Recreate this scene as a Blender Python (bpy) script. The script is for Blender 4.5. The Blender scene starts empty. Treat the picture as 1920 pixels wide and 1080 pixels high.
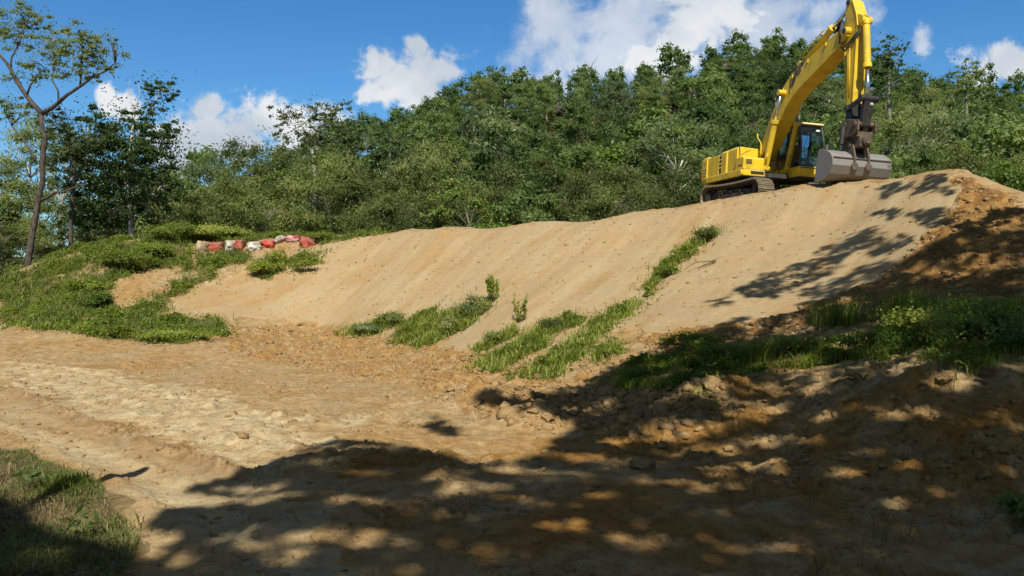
import bpy, math, random
import numpy as np
from mathutils import Matrix, Vector

# ---------------------------------------------------------------- camera, sky, sun, exposure
scene = bpy.context.scene
COL = scene.collection
F, VH, EZ = 1480.0, 520.0, 2.0            # focal length and horizon of the photograph (1920 px wide), eye height
cam_data = bpy.data.cameras.new('camera')
cam = bpy.data.objects.new('camera', cam_data)
COL.objects.link(cam)
cam.location = (0, 0, EZ)
cam.rotation_euler = (math.radians(90), 0, 0)
cam_data.sensor_width = 36.0
cam_data.lens = 36.0 * F / 1920.0
cam_data.shift_y = -(540.0 - VH) / 1920.0
cam_data.clip_start = 0.05
cam_data.clip_end = 6000.0
scene.camera = cam

SUN_EL, SUN_AZ = math.radians(47.0), math.radians(-4.0)   # shadows fall away from the camera, a little to the right
SUN_TO = np.array([-math.sin(SUN_AZ) * math.cos(SUN_EL), -math.cos(SUN_AZ) * math.cos(SUN_EL), math.sin(SUN_EL)])
sun_data = bpy.data.lights.new('sun', 'SUN')
sun_data.energy = 5.0
sun_data.angle = math.radians(0.53)
sun_data.color = (1.0, 0.95, 0.83)
sun = bpy.data.objects.new('sun', sun_data)
COL.objects.link(sun)
sun.location = (0, -20, 30)
sun.rotation_euler = Vector(SUN_TO).to_track_quat('Z', 'Y').to_euler()

scene.view_settings.view_transform = 'Standard'
scene.view_settings.look = 'None'
scene.view_settings.gamma = 1.0
scene.view_settings.exposure = 0.38
scene.cycles.max_bounces = 6
scene.cycles.transparent_max_bounces = 8
scene.cycles.caustics_reflective = False
scene.cycles.caustics_refractive = False

world = bpy.data.worlds.new('World')
scene.world = world
world.use_nodes = True


class NT:
    """small helper to write node trees"""
    def __init__(s, nt):
        s.nt = nt
        s.n = nt.nodes
        s.l = nt.links

    def new(s, t, **kw):
        nd = s.n.new(t)
        for k, v in kw.items():
            setattr(nd, k, v)
        return nd

    def put(s, sock, v):
        if isinstance(v, bpy.types.NodeSocket):
            s.l.new(v, sock)
        elif v is not None:
            sock.default_value = v

    def math(s, op, a, b=None, c=None, clamp=False):
        nd = s.new('ShaderNodeMath', operation=op, use_clamp=clamp)
        for i, v in enumerate((a, b, c)):
            if v is not None:
                s.put(nd.inputs[i], v)
        return nd.outputs[0]

    def ramp(s, x, lo, hi, a=0.0, b=1.0, smooth=True):
        nd = s.new('ShaderNodeMapRange', interpolation_type='SMOOTHSTEP' if smooth else 'LINEAR')
        nd.clamp = True
        for i, v in enumerate((x, lo, hi, a, b)):
            s.put(nd.inputs[i], v)
        return nd.outputs[0]

    def noise(s, vec, scale, detail=4.0, rough=0.55, lac=2.0, dist=0.0, out='Fac'):
        nd = s.new('ShaderNodeTexNoise')
        s.put(nd.inputs['Vector'], vec)
        nd.inputs['Scale'].default_value = scale
        nd.inputs['Detail'].default_value = detail
        nd.inputs['Roughness'].default_value = rough
        nd.inputs['Lacunarity'].default_value = lac
        nd.inputs['Distortion'].default_value = dist
        return nd.outputs[out]

    def mix(s, f, a, b, mode='MIX'):
        nd = s.new('ShaderNodeMix', data_type='RGBA', blend_type=mode)
        s.put(nd.inputs[0], f)
        s.put(nd.inputs[6], a if isinstance(a, bpy.types.NodeSocket) else (*a, 1.0) if len(a) == 3 else a)
        s.put(nd.inputs[7], b if isinstance(b, bpy.types.NodeSocket) else (*b, 1.0) if len(b) == 3 else b)
        return nd.outputs[2]

    def mapping(s, vec, scale=(1, 1, 1), rot=(0, 0, 0), loc=(0, 0, 0)):
        nd = s.new('ShaderNodeMapping')
        s.put(nd.inputs['Vector'], vec)
        nd.inputs['Scale'].default_value = scale
        nd.inputs['Rotation'].default_value = rot
        nd.inputs['Location'].default_value = loc
        return nd.outputs[0]

    def bump(s, h, strength, dist, normal=None):
        nd = s.new('ShaderNodeBump')
        nd.inputs['Strength'].default_value = strength
        nd.inputs['Distance'].default_value = dist
        s.put(nd.inputs['Height'], h)
        if normal is not None:
            s.put(nd.inputs['Normal'], normal)
        return nd.outputs[0]


def build_world():
    w = NT(world.node_tree)
    w.n.clear()
    out = w.new('ShaderNodeOutputWorld')
    bg = w.new('ShaderNodeBackground')
    sky = w.new('ShaderNodeTexSky')
    sky.sky_type = 'NISHITA'
    sky.sun_disc = False
    sky.sun_elevation = SUN_EL
    sky.sun_rotation = math.atan2(SUN_TO[0], SUN_TO[1])
    sky.altitude = 300
    sky.air_density = 1.0
    sky.dust_density = 0.25
    sky.ozone_density = 2.0
    geo = w.new('ShaderNodeTexCoord')
    sep = w.new('ShaderNodeSeparateXYZ')
    w.l.new(geo.outputs['Generated'], sep.inputs[0])
    X, Y, Z = sep.outputs
    Yc = w.math('MAXIMUM', Y, 0.05)
    px = w.math('MULTIPLY', w.math('DIVIDE', X, Yc), F / 100.0)       # bearing and height of a cloud, in hundreds of 1/F
    py = w.math('MULTIPLY', w.math('DIVIDE', Z, Yc), F / 100.0)
    comb = w.new('ShaderNodeCombineXYZ')
    w.put(comb.inputs[0], px)
    w.put(comb.inputs[1], py)
    P = comb.outputs[0]
    n1 = w.noise(P, 1.15, 8.0, 0.60, dist=0.35)
    n2 = w.noise(w.mapping(P, (1, 1.2, 1), loc=(31, 7, 3)), 0.35, 3.0, 0.5)

    def blob(u, v, ru, rv):
        a = w.math('DIVIDE', w.math('SUBTRACT', px, (u - 960) / 100.0), ru / 100.0)
        b = w.math('DIVIDE', w.math('SUBTRACT', py, (VH - v) / 100.0), rv / 100.0)
        d = w.math('SQRT', w.math('ADD', w.math('MULTIPLY', a, a), w.math('MULTIPLY', b, b)))
        return w.math('SUBTRACT', 1.0, d)

    def field(bl, amp, lo, hi):
        m = blob(*bl[0])
        for q in bl[1:]:
            m = w.math('MAXIMUM', m, blob(*q))
        m = w.math('ADD', m, w.math('MULTIPLY', w.math('SUBTRACT', n1, 0.5), amp))
        return w.ramp(m, lo, hi)
    dense = field([(758, 155, 112, 62), (815, 130, 78, 52), (715, 130, 50, 50), (780, 85, 30, 34), (800, 190, 70, 30), (700, 175, 60, 30),
                   (430, 255, 120, 72), (335, 275, 80, 85), (500, 225, 75, 62), (392, 205, 46, 30), (235, 205, 62, 36), (560, 300, 90, 60), (200, 190, 25, 28),
                   (1900, 120, 105, 52), (1850, 145, 60, 40), (1300, 60, 120, 70), (1330, 10, 110, 60), (1250, 110, 110, 40)], 3.1, 0.0, 0.50)
    thin = field([(1040, 50, 110, 100), (1130, 110, 190, 70), (1190, 50, 190, 120), (1420, 50, 200, 100), (1530, 20, 120, 50), (1000, 160, 130, 40),
                  (620, 240, 60, 50), (1730, 85, 22, 40), (1060, 100, 90, 60)], 2.7, -0.12, 0.75)
    front = w.ramp(Y, 0.05, 0.15)
    dense = w.math('MULTIPLY', dense, front)
    thin = w.math('MULTIPLY', w.math('MULTIPLY', thin, front), 0.74)
    cl = w.math('MAXIMUM', dense, thin)
    shade = w.ramp(w.math('ADD', w.math('MULTIPLY', n2, 0.7), w.math('MULTIPLY', n1, 0.3)), 0.36, 0.62)
    ccol = w.mix(shade, CLOUD_LO, CLOUD_HI)
    tint = w.mix(w.ramp(Z, 0.0, 0.36), SKY_TINT_LO, SKY_TINT_HI)
    tint = w.mix(w.ramp(Z, 0.36, 0.62), tint, SKY_TINT_TOP)
    skyc = w.mix(1.0, sky.outputs[0], tint, 'MULTIPLY')
    col = w.mix(cl, skyc, ccol)
    w.l.new(col, bg.inputs[0])
    bg.inputs[1].default_value = 0.070
    w.l.new(bg.outputs[0], out.inputs[0])


CLOUD_LO, CLOUD_HI = (5.6, 6.4, 7.4), (9.2, 9.5, 9.8)
SKY_TINT_TOP = (1.10, 0.88, 0.64)          # warm tint added overhead, out of view, so the shade is less blue
SKY_TINT_LO, SKY_TINT_HI = (0.70, 1.10, 1.30), (0.44, 0.98, 1.38)
build_world()

# ---------------------------------------------------------------- helpers
rng = np.random.default_rng(7)
random.seed(7)


def tag(o, label=None, cat=None, group=None, kind=None):
    if label:
        o['label'] = label
    if cat:
        o['category'] = cat
    if group:
        o['group'] = group
    if kind:
        o['kind'] = kind
    return o


def empty(name, loc=(0, 0, 0), rz=0.0):
    o = bpy.data.objects.new(name, None)
    COL.objects.link(o)
    o.location = loc
    o.rotation_euler = (0, 0, rz)
    o.empty_display_size = 0.3
    return o


def link_mesh(name, me, mat, parent=None):
    if mat is not None:
        me.materials.append(mat)
    o = bpy.data.objects.new(name, me)
    COL.objects.link(o)
    if parent is not None:
        o.parent = parent
    return o


def np_mesh(name, V, Q, smooth=False, tint=None):
    """mesh from a vertex array and an (n, 3|4) face array"""
    me = bpy.data.meshes.new(name)
    V = np.asarray(V, np.float32)
    Q = np.asarray(Q, np.int32)
    k = Q.shape[1]
    me.vertices.add(len(V))
    me.vertices.foreach_set('co', V.ravel())
    me.loops.add(Q.size)
    me.loops.foreach_set('vertex_index', Q.ravel())
    me.polygons.add(len(Q))
    me.polygons.foreach_set('loop_start', np.arange(0, Q.size, k, dtype=np.int32))
    if smooth:
        me.polygons.foreach_set('use_smooth', np.ones(len(Q), bool))
    if tint is not None:
        a = me.attributes.new('tint', 'FLOAT', 'POINT')
        a.data.foreach_set('value', np.asarray(tint, np.float32))
    me.update(calc_edges=True)
    return me


class MB:
    """collects solids and builds them as ONE mesh object"""
    def __init__(s, T=None):
        s.v = []
        s.f = []
        s.T = T

    def add(s, vs, fs):
        o = len(s.v)
        for p in vs:
            s.v.append(tuple(s.T @ Vector(p)) if s.T is not None else tuple(p))
        for f in fs:
            s.f.append([i + o for i in f])
        return s

    def box(s, x0, x1, y0, y1, z0, z1, M=None):
        vs = [Vector((x, y, z)) for z in (z0, z1) for y in (y0, y1) for x in (x0, x1)]
        if M is not None:
            vs = [M @ p for p in vs]
        return s.add(vs, [(0, 2, 3, 1), (4, 5, 7, 6), (0, 1, 5, 4), (2, 6, 7, 3), (0, 4, 6, 2), (1, 3, 7, 5)])

    def prism(s, prof, y0, y1, axis='y', prof2=None):
        """closed profile swept along an axis; prof is (x, z) for axis y, (x, y) for axis z, (y, z) for axis x"""
        n = len(prof)
        prof2 = prof2 or prof

        def P(a, b, c):
            return (a, c, b) if axis == 'y' else (a, b, c) if axis == 'z' else (c, a, b)
        vs = [P(a, b, y0) for a, b in prof] + [P(a, b, y1) for a, b in prof2]
        fs = [list(range(n))[::-1], list(range(n, 2 * n))]
        for i in range(n):
            j = (i + 1) % n
            fs.append((i, j, n + j, n + i))
        return s.add(vs, fs)

    def tube(s, pts, radii, n=8, cap=True):
        pts = [Vector(p) for p in pts]
        if not isinstance(radii, (list, tuple)):
            radii = [radii] * len(pts)
        rings = []
        up = None
        for i, p in enumerate(pts):
            d = (pts[min(i + 1, len(pts) - 1)] - pts[max(i - 1, 0)]).normalized()
            if up is None:
                up = Vector((0, 0, 1)) if abs(d.z) < 0.9 else Vector((1, 0, 0))
            a = d.cross(up)
            if a.length < 1e-4:
                a = d.cross(Vector((0, 1, 0.3)))
            a.normalize()
            b = a.cross(d).normalized()
            up = b
            rings.append([p + (a * math.cos(t) + b * math.sin(t)) * radii[i] for t in [2 * math.pi * k / n for k in range(n)]])
        vs = [q for r in rings for q in r]
        fs = []
        for i in range(len(pts) - 1):
            for k in range(n):
                j = (k + 1) % n
                fs.append((i * n + k, i * n + j, (i + 1) * n + j, (i + 1) * n + k))
        if cap:
            fs.append(list(range(n))[::-1])
            m = (len(pts) - 1) * n
            fs.append([m + k for k in range(n)])
        return s.add(vs, fs)

    def build(s, name, mat, parent=None, bevel=0.0, smooth=False, seg=2):
        me = bpy.data.meshes.new(name)
        me.from_pydata(s.v, [], s.f)
        me.update()
        o = link_mesh(name, me, mat, parent)
        if smooth:
            me.polygons.foreach_set('use_smooth', np.ones(len(me.polygons), bool))
        import bmesh
        b = bmesh.new()
        b.from_mesh(me)
        bmesh.ops.recalc_face_normals(b, faces=b.faces)
        b.to_mesh(me)
        b.free()
        if bevel:
            m = o.modifiers.new('bevel', 'BEVEL')
            m.width = bevel
            m.segments = seg
            m.limit_method = 'ANGLE'
            m.angle_limit = math.radians(35)
        return o


# ---- 2-D gradient noise
_perm = np.random.default_rng(3).permutation(512).astype(np.int64)
_ga = np.random.default_rng(4).uniform(0, 2 * np.pi, 512)
_gx, _gy = np.cos(_ga), np.sin(_ga)


def _h(i, j, s):
    return _perm[(_perm[(i + s * 57) & 511] + j) & 511]


def pn(x, y, s=0):
    x = np.asarray(x, float)
    y = np.asarray(y, float)
    xi, yi = np.floor(x).astype(np.int64), np.floor(y).astype(np.int64)
    fx, fy = x - xi, y - yi
    u, v = fx * fx * fx * (fx * (fx * 6 - 15) + 10), fy * fy * fy * (fy * (fy * 6 - 15) + 10)

    def g(a, b):
        h = _h(xi + a, yi + b, s)
        return _gx[h] * (fx - a) + _gy[h] * (fy - b)
    return ((g(0, 0) * (1 - u) + g(1, 0) * u) * (1 - v) + (g(0, 1) * (1 - u) + g(1, 1) * u) * v) * 1.5


def fbm(x, y, s=0, o=4, gain=0.5):
    r, a, f = 0.0, 1.0, 1.0
    for k in range(o):
        r = r + a * pn(x * f, y * f, s + k)
        a *= gain
        f *= 2.03
    return r


def lumps(x, y, s, keep=0.5):
    """rounded lumps scattered on a unit grid: height 0..1"""
    xi, yi = np.floor(x).astype(np.int64), np.floor(y).astype(np.int64)
    best = np.zeros_like(x)
    for a in (-1, 0, 1):
        for b in (-1, 0, 1):
            h = _h(xi + a, yi + b, s)
            h2 = _h(xi + a, yi + b, s + 3)
            h3 = _h(xi + a, yi + b, s + 5)
            cx = xi + a + 0.15 + 0.7 * (h / 512.0)
            cy = yi + b + 0.15 + 0.7 * (h2 / 512.0)
            rr = np.where(h3 / 512.0 < keep, 0.2 + 0.45 * ((h3 * 7) % 512) / 512.0, 1e-3)
            th = h * 0.37
            dx, dy = x - cx, y - cy
            ax, ay = dx * np.cos(th) + dy * np.sin(th), -dx * np.sin(th) + dy * np.cos(th)
            d2 = (ax * ax + 2.0 * ay * ay) / (rr * rr)
            best = np.maximum(best, rr * np.sqrt(np.clip(1 - d2, 0, 1)))
    return best


def pip(x, y, poly):
    x, y = np.asarray(x), np.asarray(y)
    r = np.zeros(x.shape, bool)
    n = len(poly)
    for i in range(n):
        x0, y0 = poly[i]
        x1, y1 = poly[(i + 1) % n]
        if y0 == y1:
            continue
        c = ((y0 > y) != (y1 > y)) & (x < (x1 - x0) * (y - y0) / (y1 - y0) + x0)
        r ^= c
    return r


def sstep(x, a, b):
    t = np.clip((x - a) / (b - a), 0, 1)
    return t * t * (3 - 2 * t)


def at(u, v, y):
    """world point seen in direction (u, v) of the 1920 px photograph at distance y"""
    return Vector(((u - 960) / F * y, y, EZ + (VH - v) / F * y))

# ---------------------------------------------------------------- terrain
CREST = [(1920, 362, 18), (1850, 340, 19), (1780, 321, 20.5), (1700, 331, 22), (1600, 341, 23.6), (1500, 346, 25), (1418, 362, 26.2), (1330, 378, 27), (1200, 395, 29),
         (1000, 415, 31.5), (850, 425, 33.5), (760, 430, 35), (680, 438, 36.5), (600, 440, 37.5), (500, 440, 38), (400, 438, 38), (300, 440, 37.5), (200, 458, 36),
         (100, 485, 35), (0, 515, 34), (-150, 560, 32)]
SLOPE = [(1750, 450, 16.5), (1750, 400, 18.3), (1850, 450, 15.5), (1600, 450, 19.5), (1600, 400, 21.5), (1600, 500, 17.8), (1600, 560, 15.7), (1400, 450, 22.5),
         (1400, 400, 24.6), (1400, 520, 19.5), (1400, 600, 16), (1200, 450, 26), (1200, 500, 23.5), (1200, 560, 20.5), (1180, 620, 17.5), (1000, 460, 28.5), (1000, 520, 25.5),
         (1000, 580, 22.3), (1000, 640, 19), (850, 470, 31), (850, 520, 28.5), (850, 570, 26), (850, 620, 23.6), (700, 480, 33.5), (700, 540, 30.5), (680, 590, 28.5),
         (550, 490, 34), (520, 550, 31.5), (450, 600, 28.5), (350, 500, 33), (300, 560, 29.5), (300, 610, 26.5), (150, 500, 32.5), (150, 560, 28.5), (150, 610, 26),
         (0, 560, 31), (560, 455, 36), (380, 468, 35),
         (1400, 720, 11.5), (1250, 720, 13), (1320, 800, 9.8), (1450, 850, 8.7), (1550, 710, 10.8), (1550, 850, 8.2), (1700, 705, 9.6), (1700, 850, 7.6), (1850, 720, 8.8),
         (1850, 850, 7.2), (1920, 1000, 5.9), (1400, 640, 14.3), (1550, 630, 13.2), (1700, 600, 13), (1850, 560, 12.6), (1850, 640, 10.8), (1900, 500, 14),
         (2100, 720, 8.5), (2200, 500, 14), (2100, 380, 17.5), (2300, 900, 7)]
FLAT = [(-150, 640), (0, 625), (200, 645), (400, 640), (600, 622), (700, 632), (800, 645), (880, 665), (960, 705), (1080, 730), (1150, 770), (1230, 830), (1300, 900), (1400, 950),
        (1550, 985), (1700, 1010), (1850, 1060), (200, 800), (600, 750), (900, 850), (600, 950), (1000, 1000), (300, 1000), (1400, 1060), (-300, 800), (100, 900)]
cp = [tuple(at(*q)) for q in CREST + SLOPE]
for u, v in FLAT:
    y = F * EZ / (v - VH)
    cp.append(tuple(at(u, v, y)))
for x, y, z in [(0, 0, .03), (-6, 0, .05), (6, 0, .2), (0, -8, .1), (-10, -8, .1), (10, -8, .4), (12, 4, 1.2), (-12, 5, 0), (-20, 15, 0), (-26, 30, .6), (20, -5, 1.5), (-30, 0, 0), (0, -30, .5),
                (30, 5, 2.5), (-35, 45, 1.0), (9.2, 29.1, 4.43), (8.4, 31.6, 4.4), (10.4, 31.6, 4.42), (7.3, 29.6, 4.42), (10.8, 28.3, 4.45), (9.0, 26.8, 4.5), (10.2, 26.0, 4.5)]:
    cp.append((x, y, z))
for i, q in enumerate(CREST):
    p = at(*q)
    nx, ny = (.57, .82) if q[0] < 1700 else (.85, .5)
    far = 8.5 if 1300 < q[0] < 1560 else 2.5
    cp.append((p.x + nx * far * .6, p.y + ny * far * .6, p.z - (0.25 if far < 5 else 0.3)))
    cp.append((p.x + nx * (far + 3), p.y + ny * (far + 3), max(1.4, p.z - 1.7)))
    cp.append((p.x + nx * (far + 8), p.y + ny * (far + 8), 1.3))
cp = np.array(cp)
RB = 0.7


def _phi(d2):
    return np.sqrt(d2 + RB * RB)


_d2 = ((cp[:, None, :2] - cp[None, :, :2]) ** 2).sum(2)
_A = _phi(_d2) - 0.02 * np.eye(len(cp))
_Pm = np.c_[np.ones(len(cp)), cp[:, :2]]
_M = np.block([[_A, _Pm], [_Pm.T, np.zeros((3, 3))]])
_sol = np.linalg.solve(_M, np.r_[cp[:, 2], 0, 0, 0])

SKYLINE = np.array([(-900, 470), (-300, 440), (300, 415), (450, 340), (560, 280), (700, 218), (860, 158), (960, 130), (1100, 130), (1250, 108), (1370, 78), (1500, 60), (1600, 85), (1700, 125),
                    (1830, 160), (1920, 178), (2200, 260), (3000, 420)], float)
RIDGE = 165.0


def hill(x, y):
    yy = np.maximum(y, 1.0)
    u = 960 + F * x / np.maximum(yy, 20)
    v = np.interp(u, SKYLINE[:, 0], SKYLINE[:, 1])
    top = np.maximum(EZ + (VH - v) / F * RIDGE - 7.3, 2.0)
    t = np.clip((yy - 52) / (RIDGE - 52), 0, 1)
    z = 1.4 + (top - 1.4) * t ** 1.05
    z = np.where(yy > RIDGE, 1.4 + (top - 1.4) * np.clip(1 - (yy - RIDGE) / 260, 0, 1), z)
    z = z + 1.8 * fbm(x / 28, y / 28, 11, 3) * sstep(yy, 55, 90)
    return np.where(y > 1, z, 0.5)


def rbf(x, y):
    out = np.empty(len(x))
    for i in range(0, len(x), 40000):
        a, b = x[i:i + 40000], y[i:i + 40000]
        d2 = (a[:, None] - cp[None, :, 0]) ** 2 + (b[:, None] - cp[None, :, 1]) ** 2
        out[i:i + 40000] = _phi(d2) @ _sol[:-3] + _sol[-3] + a * _sol[-2] + b * _sol[-1]
    return out


HEAPS = []


def base_h(x, y):
    """the smooth shape of the ground"""
    x = np.atleast_1d(np.asarray(x, float))
    y = np.atleast_1d(np.asarray(y, float))
    r = np.hypot(x, y - 12)
    k = sstep(r, 26, 44)
    z = np.empty(len(x))
    m = k < 1
    z[m] = rbf(x[m], y[m])
    z[~m] = 0
    z = z * (1 - k) + hill(x, y) * k
    for hx, hy, hh, hr, hs in HEAPS:
        z = z + hh * np.exp(-(((x - hx) / (hr * hs)) ** 2 + ((y - hy) / hr) ** 2))
    return z


YS = np.concatenate([np.linspace(3.5, 20, 130), np.linspace(20.2, 48, 130)])


def hits(us, vs):
    """where lines of sight (u, v) meet the ground"""
    us, vs = np.asarray(us, float), np.asarray(vs, float)
    X = (us[:, None] - 960) / F * YS[None]
    Zr = EZ + (VH - vs[:, None]) / F * YS[None]
    H = base_h(X.ravel(), np.tile(YS, len(us))).reshape(X.shape)
    D = Zr - H
    below = D < 0
    i = np.where(below.any(1), below.argmax(1), len(YS) - 1)
    i = np.clip(i, 1, None)
    r = np.arange(len(us))
    d0, d1 = D[r, i - 1], D[r, i]
    t = np.clip(d0 / np.maximum(d0 - d1, 1e-9), 0, 1)
    t = np.where(below.any(1), t, 1)
    y = YS[i - 1] + (YS[i] - YS[i - 1]) * t
    x = (us - 960) / F * y
    return np.c_[x, y, base_h(x, y)]


def hit(u, v):
    return hits([u], [v])[0]


def world_poly(poly, n=6):
    us, vs = [], []
    for i in range(len(poly)):
        a, b = poly[i], poly[(i + 1) % len(poly)]
        for k in range(n):
            us.append(a[0] + (b[0] - a[0]) * k / n)
            vs.append(a[1] + (b[1] - a[1]) * k / n)
    return hits(us, vs)[:, :2]


def world_poly_line(pts):
    us, vs = zip(*pts)
    return hits(us, vs)[:, :2]


for (u, v, hh, hr, hs) in [(915, 765, .42, .55, 1.3), (1010, 800, .25, .35, 1.5), (1300, 765, .18, .40, 1.3), (1345, 742, .14, .35, 1.2), (1240, 800, .12, .4, 1.5), (750, 785, .10, .25, 2.0),
                           (1740, 720, .10, .35, 1.5), (1640, 740, .08, .3, 1.5), (1150, 770, .22, .5, 1.6)]:
    q = hit(u, v)
    HEAPS.append((q[0], q[1], hh, hr, hs))

P_SAND = world_poly([(640, 447), (760, 436), (1000, 421), (1330, 384), (1500, 352), (1700, 337), (1780, 327), (1790, 380), (1745, 430), (1640, 540), (1480, 600), (1280, 640), (1190, 615), (1010, 645),
                     (860, 655), (620, 602), (300, 592), (330, 550), (420, 520), (560, 480)])
P_ROUGH = world_poly([(1785, 328), (1920, 372), (1920, 560), (1760, 560), (1600, 580), (1480, 620), (1280, 665), (1170, 640), (1290, 620), (1480, 585), (1640, 530), (1745, 430), (1800, 380)])
P_CHURN = world_poly([(430, 612), (600, 605), (760, 640), (900, 665), (1000, 710), (1160, 700), (1250, 700), (1330, 760), (1200, 830), (1060, 800), (880, 780), (760, 720), (560, 690), (420, 660)])
P_PALE = world_poly([(0, 690), (180, 690), (420, 740), (560, 790), (600, 830), (480, 860), (330, 840), (180, 790), (60, 740)])
P_ROAD = world_poly([(0, 730), (80, 745), (250, 815), (440, 885), (560, 900), (900, 1075), (300, 1075), (150, 880), (0, 800)])
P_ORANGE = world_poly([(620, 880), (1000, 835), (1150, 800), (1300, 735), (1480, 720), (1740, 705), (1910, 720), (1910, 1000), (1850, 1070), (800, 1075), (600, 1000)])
P_GREEN = [world_poly(q) for q in [
    [(0, 522), (100, 492), (200, 464), (290, 446), (345, 456), (350, 490), (250, 512), (205, 530), (180, 552), (205, 590), (150, 600), (130, 620), (0, 612)],
    [(205, 590), (290, 565), (330, 535), (380, 515), (400, 520), (340, 550), (300, 580), (270, 600)],
    [(130, 620), (205, 590), (300, 595), (420, 605), (425, 625), (330, 642), (180, 635)],
    [(350, 490), (380, 478), (470, 475), (470, 492), (400, 508), (340, 512)],
    [(475, 500), (500, 480), (525, 478), (530, 500), (500, 525)],
    [(540, 490), (560, 480), (600, 478), (590, 495), (555, 512)],
    [(290, 446), (420, 444), (560, 443), (640, 443), (745, 432), (700, 441), (640, 452), (600, 452), (530, 447), (420, 455), (350, 460)]]]
P_BARE = [world_poly(q) for q in [[(100, 520), (150, 505), (205, 498), (208, 512), (190, 525), (150, 524)], [(358, 480), (385, 476), (388, 488), (360, 497)]]]
P_GREEN.append(np.vstack([world_poly_line([(-20, 524), (100, 489), (200, 462), (300, 444)]), world_poly_line([(300, 444), (200, 462), (100, 489), (-20, 524)]) + np.array([.3, 2.4])]))
P_BANK = world_poly([(1180, 790), (1260, 735), (1350, 722), (1480, 712), (1740, 692), (1930, 712), (1930, 1000), (1700, 1005), (1450, 930), (1280, 880)])
P_STRIP = [world_poly(q) for q in [
    [(735, 640), (760, 600), (800, 590), (860, 590), (900, 565), (925, 575), (870, 615), (800, 650)],
    [(640, 625), (700, 605), (730, 598), (745, 610), (700, 625), (650, 632)],
    [(895, 650), (930, 630), (975, 610), (970, 625), (900, 665)],
    [(905, 690), (960, 650), (1020, 610), (1080, 590), (1090, 605), (1020, 650), (930, 700)],
    [(965, 715), (1030, 670), (1090, 630), (1150, 580), (1195, 565), (1185, 585), (1110, 640), (1060, 690), (1030, 715)],
    [(1202, 560), (1230, 508), (1300, 452), (1338, 428), (1338, 447), (1270, 492), (1235, 530)],
    [(1110, 680), (1160, 640), (1180, 645), (1130, 680)]]]
P_BANKVEGS = [world_poly([(1120, 722), (1200, 684), (1320, 655), (1430, 668), (1455, 695), (1350, 722), (1230, 738)], 8),
              world_poly([(1470, 702), (1530, 655), (1680, 610), (1760, 585), (1920, 570), (1990, 600), (1990, 700), (1850, 708), (1740, 684), (1600, 684)], 8)]
P_NEARGRASS = world_poly([(-60, 845), (60, 860), (120, 890), (180, 920), (250, 1000), (262, 1020), (210, 1110), (-100, 1110)])

EDGE = world_poly_line([(1250, 748), (1340, 728), (1440, 728), (1540, 712), (1640, 708), (1740, 700), (1850, 718), (2000, 722)])
CD = np.array([-.82, .57])         # along the berm
FD = np.array([-.57, -.82])        # down the berm


def wedge_angles():
    a = math.atan(1080 / F)
    main = np.linspace(-a, a, 1150)
    rest = np.linspace(a, 2 * math.pi - a, 92)[1:-1]
    return np.concatenate([main, rest])


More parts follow.
